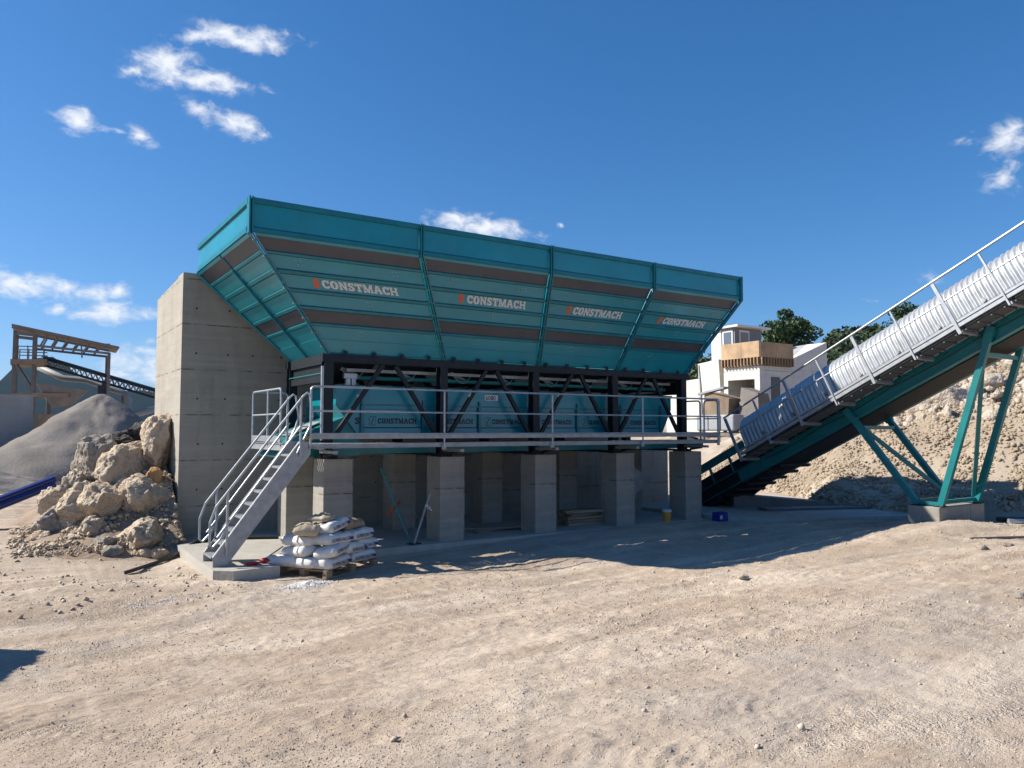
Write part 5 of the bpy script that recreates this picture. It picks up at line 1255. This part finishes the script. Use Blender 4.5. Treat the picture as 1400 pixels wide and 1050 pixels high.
# boulders on the bank: positions on the slope
RB = [(27.0, 14.2, (.95, 1.2, .75), 'rock_white', 'broad pinkish white rock outcrop on the bank left of the trestle legs'), (30.2, 15.6, (.7, .6, .5), 'rock_white', 'white boulder upslope of the broad outcrop'),
      (29.0, 13.2, (.6, .5, .42), 'rock_white', 'angular white boulder seen between the trestle legs'), (31.5, 13.5, (.5, .45, .4), 'rock_white', 'white boulder higher up between the trestle legs'),
      (33, 15.2, (.55, .5, .45), 'rock_white', 'pale boulder under the conveyor belly'), (28.6, 15.9, (.4, .35, .3), 'rock_white', 'small pale boulder left of the broad outcrop'),
      (32.0, 11.8, (.45, .4, .35), 'rock_white', 'pale boulder near the right edge of the bank'), (27.6, 11.4, (.28, .22, .18), 'rock_dark', 'small dark stone on the bank between the trestle legs')]
for i, (x, y, d, mm, lb) in enumerate(RB):
    z = float(bank(np.array([x]), np.array([y]))[0])
    o = link('bank_boulder', rock_mesh('bank_boulder', 700 + i, d, 4, 12, .05), M[mm], o=Vector((x, y, z + d[2] * .2)), label=lb, cat='boulder', group='boulders on the gravel bank'); o.rotation_euler = (0, 0, i * 1.1)

# ---- crusher building
CB = Vector((41, 32.7, 2.3))
cb = thing('crusher_building', CB, 'white concrete crusher building with plywood formwork box and grey control cabin', 'building')
zt, zw, zb_ = 8.2, 6.85, 1.8
def wbox(n, x0, x1, y0, y1, z0, z1, m, label=None, par=None):
    b = MB(); b.box(x0, x1, y0, y1, z0, z1); return b.build(n, M[m], par or cb, label=label)
# frame carrying the formwork: three walls round a recess that opens to the left
wbox('wall', 41.03, 44.2, 32.72, 33.1, zb_, 6.3, 'white_concrete')
wbox('lintel', 41, 41.5, 33.125, 35.6, 5.75, 6.318, 'white_concrete'); wbox('roof_slab', 40.985, 44.2, 32.69, 35.7, 6.32, 6.6, 'white_concrete')
wbox('wall', 43.7, 44.2, 33.1, 35.6, zb_, 6.3, 'white_concrete')
wbox('wall', 41.3, 44.2, 35.62, 35.98, zb_, 6.31, 'white_concrete')
wbox('pier', 40.97, 41.45, 32.70, 33.12, zb_, 6.31, 'white_concrete')
d = wbox('doorway', 42.1, 43.0, 32.69, 32.715, 2.6, 5.9, 'grating')
b = MB(); b.tube([(43.3, 34.8, 4.8), (43.3, 33.4, 4.8)], .8, 16); b.build('crusher_wheel', M['tankgrey'], cb)
wbox('crusher_frame', 42.2, 43.4, 33.4, 34.8, 2.2, 4.0, 'oldsteel')
# formwork box: plywood sheets over slanted timber ribs
for (ya, yb) in ((32.55, 34.0), (34.02, 35.7)): wbox('plywood_sheet', 40.75, 40.80, ya, yb, 7.15, zt, 'ply')
for (xa, xb) in ((40.80, 42.4), (42.42, 44.2)): wbox('plywood_sheet', xa, xb, 32.50, 32.55, 7.15, zt - .05, 'ply')
wbox('formwork_core', 40.82, 44.18, 32.58, 35.6, 6.62, zt - .25, 'ply_rib')
for k in range(12):
    y = 32.6 + k * .27
    b = MB(); b.hexa([(41.0, y, 6.62), (41.0, y + .07, 6.62), (40.80, y + .07, 7.14), (40.80, y, 7.14), (41.02, y, 6.62), (41.02, y + .07, 6.62), (40.70, y + .07, 7.14), (40.70, y, 7.14)]); b.box(40.66, 40.80, y, y + .07, 6.66, 7.145); b.build('rib', M['ply_rib'], cb)
for k in range(12):
    x = 40.85 + k * .29
    wbox('rib', x, x + .08, 32.40, 32.575, 6.64, 7.145, 'ply_rib')
# pier and wing walls to the left
b = MB(); b.hexa([(41.2, 36.0, zb_), (42.6, 36.0, zb_), (42.6, 38.0, zb_), (41.2, 38.0, zb_), (41.2, 36.35, 7.3), (42.6, 36.35, 7.3), (42.6, 38.25, 7.1), (41.2, 38.25, 7.1)]); b.build('pier', M['white_concrete'], cb)
b = MB(); b.hexa([(41.3, 38.3, zb_), (42.2, 38.3, zb_), (42.2, 41.5, zb_), (41.3, 41.5, zb_), (41.3, 38.3, 6.05), (42.2, 38.3, 6.05), (42.2, 41.5, 5.85), (41.3, 41.5, 5.85)]); b.build('wing_wall', M['white_concrete'], cb)
b = MB(); b.tube([(41.18, 38.15, 7.0), (41.15, 38.0, 5.5), (41.15, 37.9, 3.5), (41.15, 37.7, 2.2)], .06, 6); b.build('cable', M['galv_dull'], cb)
# right wing wall
b = MB(); b.hexa([(44.22, 32.9, zb_), (48.5, 32.9, zb_), (48.5, 34.5, zb_), (44.22, 34.5, zb_), (44.22, 32.9, 7.1), (48.5, 32.9, 8.6), (48.5, 34.5, 8.6), (44.22, 34.5, 7.9)]); b.build('wing_wall', M['white_concrete'], cb)
# control cabin
kx0, kx1, ky0, ky1, kz0, kz1 = 42.4, 45.2, 35.9, 38.0, 7.2, 9.55
wbox('cabin_wall', kx0, kx1, ky0, ky1, kz0, kz1, 'cabin')
wbox('cabin_side', kx0 - .03, kx0 + .0, 37.1, 38.0, kz0, kz1, 'cabin_white')
b = MB(); b.hexa([(kx0 - .3, ky0 - .5, kz1 + .02), (kx1 + .5, ky0 - .5, kz1 + .02), (kx1 + .5, ky1 + .2, kz1), (kx0 - .3, ky1 + .2, kz1), (kx0 - .3, ky0 - .5, kz1 + .16), (kx1 + .5, ky0 - .5, kz1 + .16), (kx1 + .5, ky1 + .2, kz1 + .13), (kx0 - .3, ky1 + .2, kz1 + .13)]); b.build('cabin_roof', M['cabin_white'], cb)
f = wbox('window', kx0 - .06, kx0 - .035, ky0 + .15, ky0 + 1.05, kz0 + .65, kz1 - .15, 'cabin_white'); wbox('pane', kx0 - .07, kx0 - .062, ky0 + .25, ky0 + .95, kz0 + .78, kz1 - .28, 'glass', par=f)
f = wbox('window', kx0 + .45, kx0 + 1.5, ky0 - .03, ky0 - .003, kz0 + .65, kz1 - .15, 'cabin_white'); wbox('pane', kx0 + .56, kx0 + 1.39, ky0 - .04, ky0 - .032, kz0 + .78, kz1 - .28, 'glass', par=f)
b = MB(); b.tube([(42.6, 37.6, kz1), (42.6, 37.6, kz1 + .9)], .03, 6); b.build('aerial', M['frame'], cb)

# ---- old screening machine in front of the crusher building
om = thing('mobile_screen', (38, 31, 2.2), 'dusty brown and grey screening machine parked before the white crusher building', 'machine')
b = MB(); b.hexa([(38.4, 33.2, 2.6), (39.6, 33.2, 2.6), (39.6, 35.4, 2.6), (38.4, 35.4, 2.6), (38.2, 32.9, 4.4), (39.8, 32.9, 4.4), (39.8, 34.9, 4.9), (38.2, 34.9, 4.9)]); b.build('feed_hopper', M['rust'], om)
b = MB(); b.hexa([(38.8, 31.1, 3.2), (40.2, 31.1, 3.2), (40.2, 32.7, 3.2), (38.8, 32.7, 3.2), (39.0, 31.3, 4.7), (40.0, 31.3, 4.7), (40.0, 32.6, 5.1), (39.0, 32.6, 5.1)]); b.build('screen_box', M['oldsteel'], om)
for (x, y) in ((38.9, 31.2), (38.9, 32.6), (40.1, 31.2), (40.1, 32.6), (38.3, 33.3), (38.3, 35.2)):
    b = MB(); b.bar((x, y, 1.9), (x, y, 3.3), .16, .16, (0, 1, 0)); b.build('leg', M['rust'], om)
b = MB(); b.bar((38.3, 35.4, 4.75), (38.3, 33.2, 5.1), .5, .12); b.build('shelf', M['tankgrey'], om)
b = MB(); b.hexa([(36.6, 31.2, 2.35), (37.6, 31.2, 2.35), (37.6, 34.2, 2.35), (36.6, 34.2, 2.35), (36.6, 31.2, 3.35), (37.6, 31.2, 3.35), (37.6, 34.2, 3.35), (36.6, 34.2, 3.35)]); tk = b.build('tank', M['tankgrey'], om)
bvm = tk.modifiers.new('edge', 'BEVEL'); bvm.width = .12; bvm.segments = 3
for y in (32.2, 33.2):
    b = MB(); b.box(36.55, 36.597, y, y + .08, 2.4, 3.3); b.build('tank_rib', M['tankgrey'], om)
b = MB(); b.bar((36.8, 30.8, 2.1), (36.8, 35.6, 2.2), .3, .22); b.build('chassis', M['oldsteel'], om)
for y in (34.4, 35.0):
    b = MB(); b.tube([(36.3, y, 1.95), (36.7, y, 1.95)], .32, 14); b.build('wheel', M['darkrubber'], om)
b = MB(); b.bar((36.0, 30.9, 1.5), (36.3, 35.2, 2.3), .35, .12); b.build('belt', M['oldsteel'], om)

# ---- trees
def tree(name, loc, h, cr, seed, label, n=3600, leaf=.22, low=.25, group=None, m='leaf'):
    rg = np.random.default_rng(seed); t = thing(name, loc, label, 'tree', group); L = Vector(loc)
    b = MB(); b.tube([L + Vector((0, 0, -.3)), L + Vector((.05 * h * .1, 0, h * .3)), L + Vector((.03, .05, h * .62)), L + Vector((0, 0, h * .85))], [.05 * h, .038 * h, .02 * h, .006 * h], 8)
    cl = []
    for k in range(34):
        a = k * 2.4 + rg.uniform(-.4, .4); zz = h * rg.uniform(low + .08, .88); rr_ = cr * rg.uniform(.45, .95) * math.sqrt(max(.12, 1 - ((zz / h - .52) / .5) ** 2))
        tip = Vector((rr_ * math.cos(a), rr_ * math.sin(a), zz)); b.tube([L + Vector((0, 0, zz * .62)), L + tip * .55 + Vector((0, 0, zz * .30)), L + tip], [.014 * h, .009 * h, .003 * h], 5); cl.append(np.array(tip))
    cl.append(np.array((0, 0, h * .93))); cl.append(np.array((.2 * cr, 0, h * .8)))
    b.build('trunk', M['bark'], t)
    cl = np.array(cl); k = rg.integers(0, len(cl), n)
    d = rg.normal(size=(n, 3)); d /= np.linalg.norm(d, axis=1)[:, None]
    P = cl[k] + d * (rg.uniform(.35, 1, (n, 1)) ** .5) * cr * rg.uniform(.24, .46, len(cl))[k][:, None] * np.array([1, 1, .72])
    P = P[P[:, 2] > h * low]; n = len(P)
    q = rg.normal(size=(n, 3)); q /= np.linalg.norm(q, axis=1)[:, None]; w_ = np.cross(q, rg.normal(size=(n, 3))); w_ /= np.linalg.norm(w_, axis=1)[:, None]
    s = leaf * rg.uniform(.6, 1.3, (n, 1)); e = np.cross(q, w_)
    V = np.stack([P + w_ * s, P + e * s * .6, P - w_ * s, P - e * s * .6], 1).reshape(-1, 3)
    link('crown', npmesh('crown', V, np.arange(4 * n).reshape(n, 4)), M[m], t, Vector(loc))
    return t
def bz_(x, y): return float(bank(np.array([x]), np.array([y]))[0])
for (nm, x, y, h, cr, sd, lb, nn) in (('broadleaf_tree', 67.5, 50.5, 13.0, 3.1, 3, 'big round dark green tree standing behind the concrete wing wall', 6500), ('broadleaf_tree', 98.0, 55.0, 9.0, 2.8, 5, 'loose leafy tree rising above the conveyor cover', 3200),
                              ('broadleaf_tree', 61.0, 49.6, 9.6, 1.7, 7, 'small dark tree peeping up right of the control cabin', 1800), ('broadleaf_tree', 71.9, 66.4, 3.8, 2.6, 9, 'low bushy tree on the rocky slope left of the cabin', 2000)):
    tree(nm, (x, y, bz_(x, y) - .2), h, cr, sd, lb, nn, .20, .12 if h < 12 else .50, 'trees on the quarry edge')
# far-off wood on the hill: one mass of leaf clumps
rg = np.random.default_rng(61); nb = 2600
ang_ = rg.uniform(R(34), R(72), nb); ds = rg.uniform(95, 330, nb)
x = ds * np.sin(ang_); y = ds * np.cos(ang_); z = bank(x, y)
ok = (z > 9.5); x, y, z = x[ok], y[ok], z[ok]; nb = len(x); m_ = 95
d = rg.normal(size=(nb, m_, 3)); d /= np.linalg.norm(d, axis=2)[..., None]; d[..., 2] = np.abs(d[..., 2]); rad = rg.uniform(1.6, 3.4, (nb, 1, 1))
P = (np.stack([x, y, z + .4], -1)[:, None] + d * rad * np.array([1, 1, 1.0])).reshape(-1, 3); n = len(P)
q = rg.normal(size=(n, 3)); q /= np.linalg.norm(q, axis=1)[:, None]; w_ = np.cross(q, rg.normal(size=(n, 3))); w_ /= np.linalg.norm(w_, axis=1)[:, None]; e = np.cross(q, w_)
s = rg.uniform(.28, .55, (n, 1))
link('hillside_wood', npmesh('hillside_wood', np.stack([P + w_ * s, P + e * s * .7, P - w_ * s, P - e * s * .7], 1).reshape(-1, 3), np.arange(4 * n).reshape(n, 4)), M['leaf_far'], kind='stuff', label='dark green wood covering the hill behind the quarry')

# ================================================================== unseen container added beyond the left edge to cast the yard's left shadow
cxo, cyo, czt = -2.56, 12.72, 2.83
sc_ = thing('shadow_container', (cxo, cyo, 0), 'unseen grey container added beyond the left edge to cast the yard shadow', 'container', rz=R(-11.5))
b = MB(); b.box(cxo - 6, cxo, cyo - 5.5, cyo, -.3, czt); b.build('body', M['cabin'], sc_)
for k in range(16):
    b = MB(); b.box(cxo - 5.9 + k * .36, cxo - 5.74 + k * .36, cyo - 5.54, cyo - 5.502, -.2, czt - .1); b.build('corrugation', M['cabin'], sc_)
b = MB(); b.box(cxo + .002, cxo + .04, cyo - 3.6, cyo - 2.7, -.1, 2.0); b.build('door', M['cabin_white'], sc_)

# ================================================================== AIR: thin haze that turns the far mountains blue
hm = bpy.data.materials.new('thin_haze'); hm.use_nodes = True
hn = hm.node_tree.nodes; hl = hm.node_tree.links
for q in list(hn): hn.remove(q)
ho = hn.new('ShaderNodeOutputMaterial'); hv = hn.new('ShaderNodeVolumePrincipled')
hv.inputs['Color'].default_value = (.42, .66, 1.0, 1); hv.inputs['Density'].default_value = .000036; hv.inputs['Anisotropy'].default_value = .2
hl.new(hv.outputs[0], ho.inputs['Volume'])
b = MB(); b.box(-9500, 9500, -9500, 9500, -45, 330)
b.build('haze', hm, kind='stuff', label='thin blue haze over the whole quarry')
